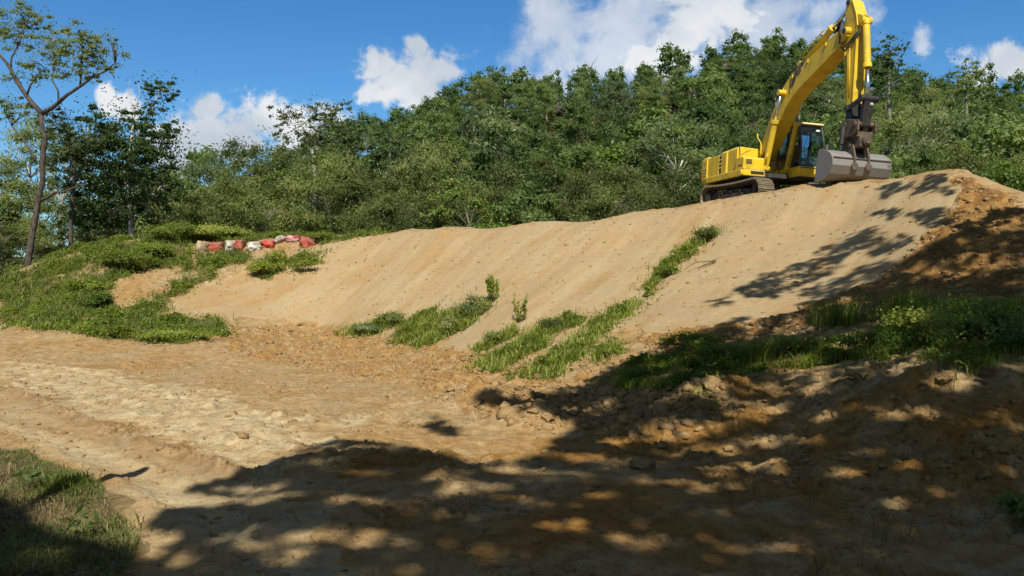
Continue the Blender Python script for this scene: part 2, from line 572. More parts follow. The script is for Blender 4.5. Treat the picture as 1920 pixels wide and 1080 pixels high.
def ground_detail(x, y):
    """clods, rills, ruts: the fine relief, and where each kind of ground lies"""
    r = np.hypot(x, y)
    wx, wy = x + .25 * fbm(x * 1.3, y * 1.3, 21, 3), y + .25 * fbm(x * 1.3, y * 1.3, 25, 3)
    sand = pip(wx, wy, P_SAND).astype(float)
    rough = pip(wx, wy, P_ROUGH).astype(float)
    churn = pip(wx, wy, P_CHURN).astype(float)
    wx2, wy2 = x + .6 * fbm(x * .8, y * .8, 31, 4), y + .6 * fbm(x * .8, y * .8, 35, 4)
    pale = pip(wx2, wy2, P_PALE).astype(float)
    road = pip(x, y, P_ROAD).astype(float)
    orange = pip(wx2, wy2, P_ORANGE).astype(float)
    bankveg = (pip(wx, wy, P_BANKVEGS[0]) | pip(wx, wy, P_BANKVEGS[1])).astype(float) * sstep(fbm(x * 1.1, y * 1.1, 171, 3), -.35, .1)
    green = np.zeros(len(x))
    for q in P_GREEN:
        green = np.maximum(green, pip(wx, wy, q))
    for q in P_STRIP:
        green = np.maximum(green, .8 * pip(wx, wy, q))
    for q in P_BARE:
        green = green * (1 - pip(wx, wy, q))
    near = pip(wx, wy, P_NEARGRASS).astype(float)
    t, s = x * CD[0] + y * CD[1], x * FD[0] + y * FD[1]
    w9, w19 = 1 - sstep(r, 15, 26), 1 - sstep(r, 8, 15)
    patch = sstep(fbm(x * .55, y * .55, 41, 3), -.1, .45)
    clod_amt = np.clip(.25 + .5 * patch, 0, 1)
    clod_amt = np.where(sand > 0, .02 + .32 * sstep(fbm(t * .9, s * .3, 45, 3), .22, .6), clod_amt)
    clod_amt = np.where(churn > 0, .75 + .25 * patch, clod_amt)
    clod_amt = np.where(rough > 0, .35 + .4 * patch, clod_amt)
    clod_amt = np.where((pale > 0) & (sand == 0), .25 + .3 * patch, clod_amt)
    bank = pip(wx, wy, P_BANK).astype(float)
    clod_amt = np.where(bank > 0, .45 + .5 * patch, clod_amt)
    clod_amt = np.where(road > 0, .12, clod_amt)
    z = .05 * fbm(x * .5, y * .5, 1, 2) + (.012 * fbm(x * 2.6, y * 2.6, 5, 2, .6) + w9 * .006 * fbm(x * 8, y * 8, 7, 2, .6) + w19 * .005 * np.abs(fbm(x * 17, y * 17, 9, 3, .65))) * (1.0 - .8 * sand)
    z += clod_amt * (.13 * lumps(x * 2.6 + .3, y * 2.6, 2, .28 + .3 * rough) + .10 * (.35 + .65 * w9) * lumps(x * 4.9, y * 4.9 + .7, 5, .4) + .065 * w9 * lumps(x * 9.5, y * 9.5, 8, .5) + .04 * w19 * lumps(x * 19, y * 19, 12, .6))
    z += rough * (.10 * fbm(x * 1.6, y * 1.6, 14, 5, .6))
    z += churn * (.07 * fbm(x * 2.2, y * 2.2, 17, 4, .6))
    z += sand * (.014 * fbm(t * 1.6, s * .16, 51, 2, .5) + .05 * fbm(t * .45, s * .12, 55, 2))
    z += bank * (.05 * fbm(x * 2.4, y * 2.4, 19, 4, .6))
    # the broken edge where the bank has been cut away under the weeds
    ex, ey = x + .35 * fbm(x * 1.1, y * 1.1, 23, 4, .6), y + .35 * fbm(x * 1.1, y * 1.1, 27, 4, .6)
    de, se = line_dist(ex, ey, EDGE)
    z += np.where(se > 0, .09 * np.exp(-de / 1.3) * sstep(de, 0, .10), 0) * sstep(x, 2.2, 3.2)
    # broken crust and scrape marks over the flat
    flat = (1 - sand) * (1 - rough)
    scr = fbm(x * 1.1 + .3 * y, (y - .25 * x) * 3.4, 61, 3, .6)
    z += flat * .014 * np.abs(scr) * (.3 + .7 * w9)
    crack = np.abs(fbm(x * 1.5, y * 1.5, 65, 3))
    z -= flat * .025 * (1 - sstep(crack, 0, .05)) * patch
    # tread prints left by the tracks
    tr = np.zeros(len(x))
    for (u0, v0, u1, v1, wd) in [(690, 850, 770, 742, .55), (560, 960, 640, 860, .55), (1180, 985, 1500, 880, .55), (820, 905, 1130, 905, .5)]:
        a, b = hit(u0, v0)[:2], hit(u1, v1)[:2]
        d = b - a
        L = np.hypot(*d)
        d = d / L
        q = (x - a[0]) * d[0] + (y - a[1]) * d[1]
        o = np.abs(-(x - a[0]) * d[1] + (y - a[1]) * d[0])
        m = (q > 0) & (q < L) & (o < wd / 2)
        tr += np.where(m, .5 + .5 * np.cos(q * 2 * np.pi / .19), 0)
    z += tr * .018
    # the wheel rut and its rim of crumbled clods
    q = world_poly_line([(-60, 715), (40, 735), (110, 770), (220, 815), (330, 850), (445, 888)])
    d, side = line_dist(x, y, q)
    rim = np.clip(.9 + 1.0 * fbm(x * 1.4, y * 1.4, 73, 3), 0, 1.3)
    z += np.where(side > 0, .065 * np.exp(-(d / .14) ** 2), .065 * np.exp(-(d / .05) ** 2)) * rim * (.6 + 1.3 * lumps(x * 9, y * 9, 71, .7)) - np.where(side <= 0, .035 * np.exp(-((d - .45) / .35) ** 2), 0)
    lane = np.zeros(len(x))
    for pts, dep in [([(-60, 668), (200, 705), (450, 770), (640, 850)], .035), ([(-60, 690), (160, 735), (380, 815), (520, 890)], .03), ([(-60, 790), (120, 830), (300, 905), (420, 1000)], .035), ([(640, 800), (820, 745), (960, 690)], .03)]:
        d2, s2 = line_dist(x, y, world_poly_line(pts))
        lane = np.maximum(lane, np.exp(-(d2 / .2) ** 4) * np.clip(.6 + .8 * fbm(x * .9, y * .9, 79, 3), 0, 1))
        z -= dep * np.exp(-(d2 / .17) ** 4) * (.7 + .6 * fbm(x * 1.2, y * 1.2, 77, 2)) - dep * .7 * np.exp(-((d2 - .27) / .08) ** 2) * np.clip(.5 + fbm(x * 3, y * 3, 78, 2), 0, 1.5)
    fade = 1 - sstep(r, 38, 60)
    return z * fade, dict(sand=sand, rough=rough, churn=churn, pale=pale, road=road, orange=orange, green=green, bankveg=bankveg, near=near, patch=patch, lane=lane, grit=np.clip(clod_amt * (1 - .75 * sand) + .12, 0, 1), t=t, s=s, rut=np.exp(-(d / .2) ** 2))


def line_dist(x, y, pts):
    best = np.full(len(x), 1e9)
    side = np.zeros(len(x))
    for i in range(len(pts) - 1):
        a, b = pts[i], pts[i + 1]
        d = b - a
        L2 = (d * d).sum()
        t = np.clip(((x - a[0]) * d[0] + (y - a[1]) * d[1]) / L2, 0, 1)
        qx, qy = x - a[0] - t * d[0], y - a[1] - t * d[1]
        dd = np.hypot(qx, qy)
        c = d[0] * qy - d[1] * qx
        m = dd < best
        best = np.where(m, dd, best)
        side = np.where(m, c, side)
    return best, side


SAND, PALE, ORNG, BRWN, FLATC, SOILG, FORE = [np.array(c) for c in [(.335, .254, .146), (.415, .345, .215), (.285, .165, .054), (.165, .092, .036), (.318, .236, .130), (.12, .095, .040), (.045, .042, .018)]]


def build_ground(mat):
    ang = wedge_angles()
    rad = np.concatenate([np.linspace(.4, 3.4, 14), np.geomspace(3.5, 47, 880), np.geomspace(47.6, 900, 90)])
    A, R = np.meshgrid(ang, rad)
    x, y = (R * np.sin(A)).ravel(), (R * np.cos(A)).ravel()
    z = base_h(x, y)
    dz, k = ground_detail(x, y)
    # keep the relief low under the machine's tracks
    mach = np.exp(-(((x - 9.2) / 2.2) ** 2 + ((y - 29.1) / 2.6) ** 2))
    z = z + dz * (1 - .8 * mach)
    n1 = fbm(x * .45, y * .45, 81, 4)[:, None]
    n2 = fbm(x * 1.7, y * 1.7, 85, 4)[:, None]
    n3 = fbm(k['t'] * 1.8, k['s'] * .22, 89, 4)[:, None]
    K = {a: b[:, None] for a, b in k.items()}
    c = FLATC + (ORNG - FLATC) * np.clip(.16 + .65 * n1 + .4 * n2, 0, .7)
    c = c + (PALE - c) * np.clip((K['pale'] * (.75 + .5 * n2)), 0, 1)
    c = c + (PALE * .92 - c) * np.clip(K['road'] * (.35 + .6 * n2), 0, .8)
    c = c + (PALE * .95 - c) * np.clip(K['lane'] * .95, 0, 1)
    c = c + (ORNG * np.array([.92, .86, .70]) - c) * np.clip(K['orange'] * (.55 + .7 * n1 + .5 * n2), 0, .9)  # orange soil, deepened with warm bounce light painted into the shaded ground
    c = c + (ORNG * 1.05 - c) * np.clip(K['churn'] * (.45 + .6 * n2), 0, .8)
    sandc = SAND + (PALE * .9 - SAND) * np.clip(.22 + .45 * n3 + .35 * n1, 0, .6)
    sandc = sandc + (ORNG - sandc) * np.clip(-.05 + .6 * n1 - .25 * n3 + .02 * (-x[:, None]), 0, .42)
    c = c + (sandc - c) * K['sand']
    roughc = ORNG + (BRWN - ORNG) * np.clip(.45 + .9 * n2, 0, 1)
    c = c + (roughc - c) * K['rough']
    c = c + (BRWN - c) * np.clip(K['rut'] * (.45 + .5 * n2), 0, 1)
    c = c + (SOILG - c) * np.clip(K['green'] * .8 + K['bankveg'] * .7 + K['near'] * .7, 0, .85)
    rr = np.hypot(x, y)
    # behind the berm and out under the forest: leaf litter
    cr = np.array([tuple(at(*q)) for q in CREST])
    beh, sd = line_dist(x, y, cr[:, :2])
    fo = ((sd < 0) & (y > 15)) * sstep(beh, 3.0, 6.5)
    fo = np.maximum(fo, sstep(rr, 46, 56))[:, None]
    c = c + (FORE - c) * fo
    na, nr = len(ang), len(rad)
    i = np.arange(nr - 1)[:, None] * na
    j = np.arange(na)[None]
    j2 = (j + 1) % na
    Q = np.stack([i + j, i + j2, i + na + j2, i + na + j], -1).reshape(-1, 4)
    V = np.c_[x, y, z]
    # close the centre
    V = np.vstack([V, [[0, 0, float(base_h(0, 0)[0])]]])
    c = np.vstack([c, c[:1]])
    me = np_mesh('ground', V, Q[:, ::-1], smooth=True)
    fan = None
    att = me.attributes.new('soil', 'FLOAT_COLOR', 'POINT')
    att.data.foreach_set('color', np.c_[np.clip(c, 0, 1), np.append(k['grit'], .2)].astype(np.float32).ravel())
    o = link_mesh('ground', me, mat)
    o['kind'] = 'structure'
    return o


def surf_z(x, y):
    x = np.atleast_1d(np.asarray(x, float))
    y = np.atleast_1d(np.asarray(y, float))
    return base_h(x, y) + ground_detail(x, y)[0]


# ---------------------------------------------------------------- materials
def new_mat(name):
    m = bpy.data.materials.new(name)
    m.use_nodes = True
    t = NT(m.node_tree)
    t.n.clear()
    out = t.new('ShaderNodeOutputMaterial')
    b = t.new('ShaderNodeBsdfPrincipled')
    t.l.new(b.outputs[0], out.inputs[0])
    return m, t, b, out


def soil_mat():
    m, t, b, out = new_mat('soil')
    co = t.new('ShaderNodeNewGeometry').outputs['Position']
    a = t.new('ShaderNodeAttribute', attribute_name='soil')
    n1 = t.noise(co, 5.0, 6, .62)
    n2 = t.noise(co, 38.0, 5, .6)
    n3 = t.noise(co, 1.3, 4, .6)
    dark = t.mix(1.0, a.outputs['Color'], (.74, .69, .62), 'MULTIPLY')
    lite = t.mix(1.0, a.outputs['Color'], (1.14, 1.14, 1.15), 'MULTIPLY')
    c = t.mix(t.math('ADD', t.math('MULTIPLY', t.math('SUBTRACT', t.ramp(n1, .30, .64), .6), t.ramp(a.outputs['Alpha'], .12, .45, .22, 1.0)), .6), dark, lite)
    c = t.mix(t.math('MULTIPLY', t.ramp(n2, .46, .33), .7), c, t.mix(1.0, c, (.55, .45, .36), 'MULTIPLY'))
    c = t.mix(t.ramp(n3, .35, .65, 0, .35), c, t.mix(1.0, c, (1.12, .95, .74), 'MULTIPLY'))
    t.put(b.inputs['Base Color'], c)
    b.inputs['Roughness'].default_value = .95
    b.inputs['Specular IOR Level'].default_value = .12
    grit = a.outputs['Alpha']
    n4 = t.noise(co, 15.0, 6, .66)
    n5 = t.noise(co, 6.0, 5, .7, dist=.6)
    pit_shade = t.math('MULTIPLY', t.ramp(n4, .43, .33), t.math('MULTIPLY', grit, .85))
    c = t.mix(pit_shade, c, t.mix(1.0, c, (.50, .40, .30), 'MULTIPLY'))  # dark specks: small pit and clod shadows put into the soil colour
    crust = t.math('MULTIPLY', t.ramp(n5, .56, .66), t.math('MULTIPLY', grit, .6))
    c = t.mix(crust, c, t.mix(1.0, c, (1.2, 1.18, 1.12), 'MULTIPLY'))
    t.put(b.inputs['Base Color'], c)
    vo = t.new('ShaderNodeTexVoronoi', feature='DISTANCE_TO_EDGE')
    t.put(vo.inputs['Vector'], t.mix(.12, co, t.noise(co, 5.0, 3, .6, out='Color')))
    vo.inputs['Scale'].default_value = 8.0
    ck = t.ramp(vo.outputs[0], 0.0, .06)
    h = t.math('ADD', t.math('MULTIPLY', n1, .004), t.math('MULTIPLY', n2, .012))
    h = t.math('ADD', h, t.math('MULTIPLY', t.math('ADD', t.math('MULTIPLY', n4, .035), t.math('MULTIPLY', ck, .006)), grit))
    t.put(b.inputs['Normal'], t.bump(h, .9, 1.0))
    return m


def clod_mat():
    m, t, b, out = new_mat('clod')
    co = t.new('ShaderNodeNewGeometry').outputs['Position']
    oi = t.new('ShaderNodeObjectInfo').outputs['Random']
    n1 = t.noise(co, 9.0, 6, .6)
    c = t.mix(t.ramp(n1, .3, .7), (.20, .130, .062), (.36, .255, .135))
    c = t.mix(t.math('MULTIPLY', oi, .45), c, (.27, .16, .06))
    t.put(b.inputs['Base Color'], c)
    b.inputs['Roughness'].default_value = .95
    b.inputs['Specular IOR Level'].default_value = .1
    t.put(b.inputs['Normal'], t.bump(t.noise(co, 26, 5, .6), .8, .03))
    return m


def leaf_mat(name, dark, mid, lite, trans=.30, rough=.5, spec=.3, vary=.8):
    """foliage: leaf hue by the mesh's own 'tint' and a little per plant"""
    m, t, b, out = new_mat(name)
    a = t.new('ShaderNodeAttribute', attribute_name='tint').outputs['Fac']
    oi = t.new('ShaderNodeObjectInfo').outputs['Random']
    x = t.math('ADD', t.math('MULTIPLY', a, 1.0 - vary * .5), t.math('MULTIPLY', t.math('SUBTRACT', oi, .5), vary), clamp=False)
    r = t.new('ShaderNodeValToRGB')
    t.put(r.inputs[0], x)
    e = r.color_ramp.elements
    e[0].position, e[0].color = .0, (*dark, 1)
    e[1].position, e[1].color = 1.0, (*lite, 1)
    k = e.new(.5)
    k.color = (*mid, 1)
    c = r.outputs[0]
    t.put(b.inputs['Base Color'], c)
    b.inputs['Roughness'].default_value = rough
    b.inputs['Specular IOR Level'].default_value = spec
    tr = t.new('ShaderNodeBsdfTranslucent')
    t.put(tr.inputs[0], t.mix(1.0, c, (1.25, 1.25, .6), 'MULTIPLY'))
    mx = t.new('ShaderNodeMixShader')
    mx.inputs[0].default_value = trans
    t.l.new(b.outputs[0], mx.inputs[1])
    t.l.new(tr.outputs[0], mx.inputs[2])
    t.l.new(mx.outputs[0], out.inputs[0])
    return m


def bark_mat(name, c0, c1, scale=14):
    m, t, b, out = new_mat(name)
    co = t.new('ShaderNodeTexCoord').outputs['Object']
    n = t.noise(t.mapping(co, (1, 1, .25)), scale, 5, .6)
    t.put(b.inputs['Base Color'], t.mix(t.ramp(n, .35, .65), c0, c1))
    b.inputs['Roughness'].default_value = .9
    b.inputs['Specular IOR Level'].default_value = .15
    t.put(b.inputs['Normal'], t.bump(n, .6, .03))
    return m


def worn_mat(name, base, wear, amount=.4, rough=.45, metal=0.0, scale=3.0, spec=.5, dust=0.0):
    """painted or bare steel with dirt and wear of its own"""
    m, t, b, out = new_mat(name)
    co = t.new('ShaderNodeTexCoord').outputs['Object']
    n = t.noise(co, scale, 6, .62)
    n2 = t.noise(co, scale * 9, 4, .6)
    f = t.math('MULTIPLY', t.ramp(t.math('ADD', t.math('MULTIPLY', n, .7), t.math('MULTIPLY', n2, .3)), .46, .68), amount)
    c = t.mix(f, base, wear)
    if dust:
        nz = t.new('ShaderNodeSeparateXYZ')
        t.l.new(t.new('ShaderNodeNewGeometry').outputs['Normal'], nz.inputs[0])
        c = t.mix(t.math('MULTIPLY', t.ramp(nz.outputs[2], .2, .9), t.math('MULTIPLY', t.ramp(n2, .3, .6), dust)), c, (.42, .33, .21))
    t.put(b.inputs['Base Color'], c)
    t.put(b.inputs['Roughness'], t.ramp(n2, .3, .7, rough - .08, rough + .2))
    b.inputs['Metallic'].default_value = metal
    b.inputs['Specular IOR Level'].default_value = spec
    t.put(b.inputs['Normal'], t.bump(n2, .12, .02))
    return m


M = {}
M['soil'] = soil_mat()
M['clod'] = clod_mat()
M['yellow'] = worn_mat('yellow_paint', (.70, .47, .011), (.27, .18, .05), .6, .45, dust=.45)
M['yellow_arm'] = worn_mat('sun_faded_yellow_paint', (.66, .45, .020), (.26, .17, .05), .6, .48, dust=.4)
M['cream'] = worn_mat('faded_roof_paint', (.64, .54, .24), (.55, .42, .2), .3, .5)
M['black'] = worn_mat('black_paint', (.018, .018, .02), (.07, .055, .04), .5, .5)
M['dark'] = worn_mat('dark_trim', (.03, .035, .04), (.09, .08, .065), .4, .5)
M['steel'] = worn_mat('worn_bucket_steel', (.20, .192, .185), (.26, .22, .17), .6, .55, .1, 2.2)
M['rust'] = worn_mat('brown_dirty_steel', (.085, .062, .045), (.21, .15, .09), .7, .7, .1, 4)
M['track'] = worn_mat('dusty_track_steel', (.20, .165, .115), (.31, .25, .17), .8, .8, .1, 5, .2)
M['under'] = worn_mat('muddy_undercarriage', (.055, .043, .033), (.14, .105, .07), .7, .85, 0, 4, .2)
M['chrome'] = worn_mat('polished_rod', (.62, .66, .72), (.5, .5, .5), .2, .18, .95)
M['silver'] = worn_mat('grey_step', (.50, .49, .46), (.3, .28, .25), .5, .5, .3)
M['red'] = worn_mat('red_reflector', (.60, .05, .02), (.4, .06, .03), .4, .35)
M['white'] = worn_mat('white_sticker', (.75, .75, .72), (.6, .58, .52), .3, .5)
M['decal'] = worn_mat('worn_black_decal', (.07, .06, .05), (.34, .22, .03), .9, .6, 0, 7)
M['hose'] = worn_mat('rubber_hose', (.015, .015, .017), (.05, .045, .04), .4, .55)
M['seat'] = worn_mat('seat_cloth', (.035, .037, .045), (.06, .06, .06), .4, .9)


def glass_mat():
    m, t, b, out = new_mat('cab_glass')
    tr = t.new('ShaderNodeBsdfTransparent')
    tr.inputs[0].default_value = (.62, .74, .76, 1)
    gl = t.new('ShaderNodeBsdfGlossy')
    gl.inputs['Roughness'].default_value = .03
    gl.inputs[0].default_value = (.9, .95, 1, 1)
    fr = t.new('ShaderNodeFresnel')
    fr.inputs[0].default_value = 1.5
    mx = t.new('ShaderNodeMixShader')
    t.put(mx.inputs[0], t.math('ADD', fr.outputs[0], .05))
    t.l.new(tr.outputs[0], mx.inputs[1])
    t.l.new(gl.outputs[0], mx.inputs[2])
    t.l.new(mx.outputs[0], out.inputs[0])
    return m


M['glass'] = glass_mat()
M['leaf_gum'] = leaf_mat('gum_leaves', (.095, .130, .056), (.205, .260, .115), (.345, .385, .190), .55)
M['leaf_scrub'] = leaf_mat('scrub_leaves', (.105, .135, .042), (.235, .280, .090), (.390, .410, .165), .55)
M['leaf_dark'] = leaf_mat('dark_glossy_leaves', (.070, .115, .036), (.155, .225, .070), (.280, .345, .125), .55, .5, .25)
M['leaf_hill'] = leaf_mat('hill_leaves', (.070, .115, .034), (.170, .245, .070), (.320, .375, .130), .55)
M['leaf_bright'] = leaf_mat('bright_leaves', (.080, .135, .020), (.155, .225, .040), (.240, .295, .075), .42)
M['leaf_lime'] = leaf_mat('lime_leaves', (.16, .22, .03), (.28, .34, .05), (.38, .42, .10), .5, vary=.2)
M['cover'] = leaf_mat('ground_cover_leaves', (.12, .165, .022), (.255, .315, .046), (.390, .400, .10), .5)
M['grass'] = leaf_mat('grass_blades', (.095, .130, .028), (.185, .225, .055), (.340, .310, .140), .4)
M['lush_grass'] = leaf_mat('lush_grass_blades', (.11, .155, .022), (.240, .305, .048), (.370, .385, .10), .5)  # stronger green than the plain grass
M['straw'] = leaf_mat('dry_grass', (.14, .11, .05), (.26, .21, .10), (.40, .33, .18), .2)
M['bark_grey'] = bark_mat('grey_bark', (.11, .095, .078), (.25, .22, .185))
M['bark_pale'] = bark_mat('pale_bark', (.28, .25, .22), (.55, .51, .46))
M['bark_dark'] = bark_mat('dark_bark', (.045, .036, .03), (.11, .09, .072))
M['bark_dead'] = bark_mat('dead_wood', (.20, .17, .14), (.40, .36, .31))
M['twig'] = bark_mat('brown_twig', (.10, .065, .035), (.20, .135, .075))
M['rock'] = bark_mat('purple_grey_rock', (.045, .038, .040), (.15, .125, .12), 1.2)


def bag_mat(name, c, dirt, amt):
    m, t, b, out = new_mat(name)
    co = t.new('ShaderNodeTexCoord').outputs['Object']
    n = t.noise(co, 3.2, 5, .62)
    n2 = t.noise(co, 11, 4, .6)
    t.put(b.inputs['Base Color'], t.mix(t.math('MULTIPLY', t.ramp(n, .36, .60), amt), c, dirt))
    b.inputs['Roughness'].default_value = .6
    b.inputs['Specular IOR Level'].default_value = .3
    t.put(b.inputs['Normal'], t.bump(n2, .5, .06))
    return m


M['bag_red'] = bag_mat('red_bag_cloth', (.34, .045, .035), (.24, .13, .075), .85)
M['bag_bright'] = bag_mat('bright_red_bag_cloth', (.44, .035, .03), (.30, .14, .09), .6)
M['bag_white'] = bag_mat('white_bag_cloth', (.54, .52, .47), (.24, .175, .10), .85)
M['bag_cream'] = bag_mat('soiled_bag_cloth', (.40, .33, .21), (.20, .125, .06), .9)
M['bag_pink'] = bag_mat('faded_pink_bag_cloth', (.46, .30, .28), (.38, .05, .05), .95)

# ---------------------------------------------------------------- the excavator
def rot_rpy(yaw, pitch, roll):
    return Matrix.Rotation(yaw, 4, 'Z') @ Matrix.Rotation(-pitch, 4, 'Y') @ Matrix.Rotation(roll, 4, 'X')


def build_excavator():
    root = empty('excavator')
    root.matrix_world = Matrix.Translation((9.16, 29.05, 4.47)) @ rot_rpy(math.radians(-78.8), math.radians(-.8), math.radians(-3.0))
    tag(root, 'yellow tracked excavator parked on the sandy berm top with its arm lowered', 'excavator')
    TT = Matrix.Rotation(math.radians(4.0), 4, 'Z')
    # --- tracks
    R, xf, xr, zc = .42, 1.56, -1.60, .465
    L = xf - xr
    per = 2 * L + 2 * math.pi * R

    def path(s):
        s = s % per
        if s < L:
            return xr + s, zc + R - .05 * math.sin(math.pi * s / L), 0.0           # top run, sagging a little
        s -= L
        if s < math.pi * R:
            a = s / R
            return xf + R * math.sin(a), zc + R * math.cos(a), -a
        s -= math.pi * R
        if s < L:
            return xf - s, zc - R, -math.pi
        a = (s - L) / R
        return xr - R * math.sin(a), zc - R * math.cos(a), -math.pi - a
    for sd in (-1, 1):
        yc = 1.10 * sd
        mb = MB(TT)
        N = 46
        for i in range(N):
            x, z, a = path(i * per / N)
            Mx = Matrix.Translation((x, 0, z)) @ Matrix.Rotation(-a, 4, 'Y')
            w = per / N * .47
            mb.box(-w, w, yc - .30, yc + .30, -.018, .018, Mx)
            mb.box(-w * .95, -w * .70, yc - .30, yc + .30, .017, .052, Mx)
            mb.box(-w * .15, w * .05, yc - .30, yc + .30, .017, .042, Mx)
            mb.box(w * .6, w * .8, yc - .30, yc + .30, .017, .042, Mx)
        tr = mb.build('track', M['track'], root)
        ch = MB(TT)
        for i in range(N):
            x, z, a = path((i + .5) * per / N)
            Mx = Matrix.Translation((x, 0, z)) @ Matrix.Rotation(-a, 4, 'Y')
            for o in (-.09, .09):
                ch.box(-.085, .085, yc + o - .02, yc + o + .02, -.11, -.016, Mx)
        ch.build('track_chain', M['under'], tr)
        fr = MB(TT)
        fr.prism([(-1.35, .30), (1.25, .30), (1.32, .42), (1.25, .58), (.5, .66), (-.6, .66), (-1.25, .60), (-1.38, .45)], yc - .17, yc + .17)
        fr.prism([(-.8, .34), (.9, .34), (.85, .50), (-.75, .50)], yc + sd * .17, yc + sd * .235)
        for xx in (-.5, .1, .7):
            fr.tube([(xx, yc + sd * .18, .55), (xx, yc + sd * .26, .55)], .05, 10)
        fr.build('track_frame', M['under'], tr, .015)
        wl = MB(TT)
        wl.tube([(xf, yc - .12, zc), (xf, yc - .1, zc), (xf, yc + .1, zc), (xf, yc + .12, zc)], [.28, .36, .36, .28], 24)
        wl.tube([(xf, yc + sd * .12, zc), (xf, yc + sd * .21, zc)], .12, 14)
        wl.build('idler', M['under'], tr, .01)
        sp = MB(TT)
        teeth = 21
        prof = []
        for i in range(teeth * 2):
            rr = .37 if i % 2 else .31
            a = math.pi * i / teeth
            prof.append((xr + rr * math.cos(a), zc + rr * math.sin(a)))
        sp.prism(prof, yc - .04, yc + .04)
        sp.tube([(xr, yc - .16, zc), (xr, yc + .16, zc), (xr, yc + sd * .24, zc)], [.24, .24, .17], 18)
        sp.build('sprocket', M['under'], tr, .006)
        for i in range(7):
            xx = -1.12 + i * .36
            MB(TT).tube([(xx, yc - .16, .22), (xx, yc - .13, .22), (xx, yc + .13, .22), (xx, yc + .16, .22)], [.07, .10, .10, .07], 12).build('roller', M['under'], tr)
        for xx in (-.55, .6):
            MB(TT).tube([(xx, yc - .1, .76), (xx, yc + .1, .76)], .07, 12).build('roller', M['under'], tr)
    cb = MB(TT)
    cb.box(-.62, .62, -.62, .62, .42, .84)
    for sx in (-1, 1):
        for sy in (-1, 1):
            cb.prism([(sx * .3, .45), (sx * .75, .34), (sx * .95, .62), (sx * .35, .8)], sy * .45, sy * .98)
    cb.build('carbody', M['under'], root, .02)
    MB().tube([(0, 0, .82), (0, 0, 1.06)], .62, 32).build('slewing_ring', M['under'], root, .01)
    # --- upper deck
    d = MB()
    d.prism([(-1.9, -1.30), (.95, -1.30), (1.0, -1.24), (1.0, -.42), (1.12, -.38), (1.12, .40), (.9, .42), (-1.9, 1.3)], 1.06, 1.20, 'z')
    d.build('deck', M['dark'], root, .01)
    sk = MB()
    sk.prism([(-1.85, 1.06), (.93, 1.06), (1.0, 1.12), (1.0, 1.24), (.94, 1.30), (-1.85, 1.30)], -1.375, -1.295)
    sk.prism([(-1.30, 1.08), (-.46, 1.08), (-.46, 1.30), (-1.30, 1.30)], .935, 1.005, 'x')
    sk.build('side_skirt', M['yellow'], root, .03, seg=3)
    MB().box(1.005, 1.10, -1.02, -.52, 1.235, 1.275).build('step_plate', M['silver'], root, .008)
    # counterweight: curved in plan
    cw = []
    for i in range(13):
        t = -1 + 2 * i / 12
        cw.append((-2.72 + .42 * abs(t) ** 2.6, t * 1.36))
    prof = [(-1.86, -1.36)] + cw + [(-1.86, 1.36)]
    c = MB()
    c.prism(prof, 1.22, 2.02, 'z')
    inn = [(x + .12 if x < -1.9 else x, y * .97) for x, y in prof]
    c.prism(inn, 1.06, 1.22, 'z', prof)
    top = [(x + .10 if x < -1.9 else x, y * .96) for x, y in prof]
    c.prism(prof, 2.02, 2.10, 'z', top)
    cwo = c.build('counterweight', M['yellow'], root, .03, seg=3)
    rp = MB()
    rp.prism([(cw[1][0] - .012, cw[1][1] - .01), (cw[0][0] + .03, cw[0][1] - .012), (cw[0][0] + .05, cw[0][1] + .05), (cw[1][0] + .05, cw[1][1] + .05)], 1.22, 1.62, 'z')
    rp.build('reflector', M['red'], cwo, .004)
    dc = MB()                                # worn, no longer readable marks on the flank
    for (x0, z0, w, h) in [(-2.14, 1.86, .10, .02), (-2.14, 1.80, .02, .08), (-2.07, 1.77, .02, .07),
                           (-2.22, 1.60, .13, .022), (-2.11, 1.48, .022, .13), (-2.22, 1.48, .13, .02), (-2.22, 1.36, .022, .12), (-2.22, 1.36, .12, .02),
                           (-2.04, 1.60, .13, .022), (-1.93, 1.48, .022, .13), (-2.04, 1.48, .13, .02), (-2.04, 1.36, .022, .12), (-2.04, 1.36, .12, .02)]:
        dc.box(x0, x0 + w, -1.365, -1.355, z0, z0 + h)
    dc.build('worn_marking', M['decal'], cwo)
    # engine hood and side doors
    h = MB()
    h.prism([(-1.2, 1.30), (1.25, 1.30), (1.25, 2.00), (1.10, 2.14), (-1.08, 2.14), (-1.2, 2.04)], -1.858, -.80, 'x')
    ho = h.build('engine_hood', M['yellow'], root, .03, seg=3)
    for (x0, x1) in [(-1.845, -1.30), (-1.29, -.93)]:
        MB().prism([(x0, 1.31), (x1, 1.31), (x1, 2.04), (x0, 2.04)], -1.318, -1.198).build('side_door', M['yellow'], ho, .012)
    vt = MB()
    vt.box(-.925, -.79, -1.300, -1.2, 1.33, 2.06)
    vo = vt.build('vent', M['black'], ho)
    sl = MB()
    for i in range(4):
        z = 1.50 + i * .15
        sl.prism([(-.93, z), (-.785, z + .05), (-.785, z + .085), (-.93, z + .035)], -1.316, -1.296)
    sl.build('vent_bar', M['yellow'], vo)
    MB().tube([(-1.3, .6, 2.12), (-1.3, .6, 2.34), (-1.36, .6, 2.42)], .06, 12).build('exhaust_pipe', M['dark'], ho)
    # pump cover, tank, toolbox
    MB().prism([(-1.3, 1.30), (-.43, 1.30), (-.43, 2.16), (-1.22, 2.16), (-1.3, 2.08)], -.785, -.36, 'x').build('pump_cover', M['yellow'], root, .025, seg=3)
    tk = MB()
    tk.prism([(-1.24, 1.30), (-.42, 1.30), (-.42, 2.17), (-1.17, 2.20), (-1.24, 2.12)], -.355, .36, 'x')
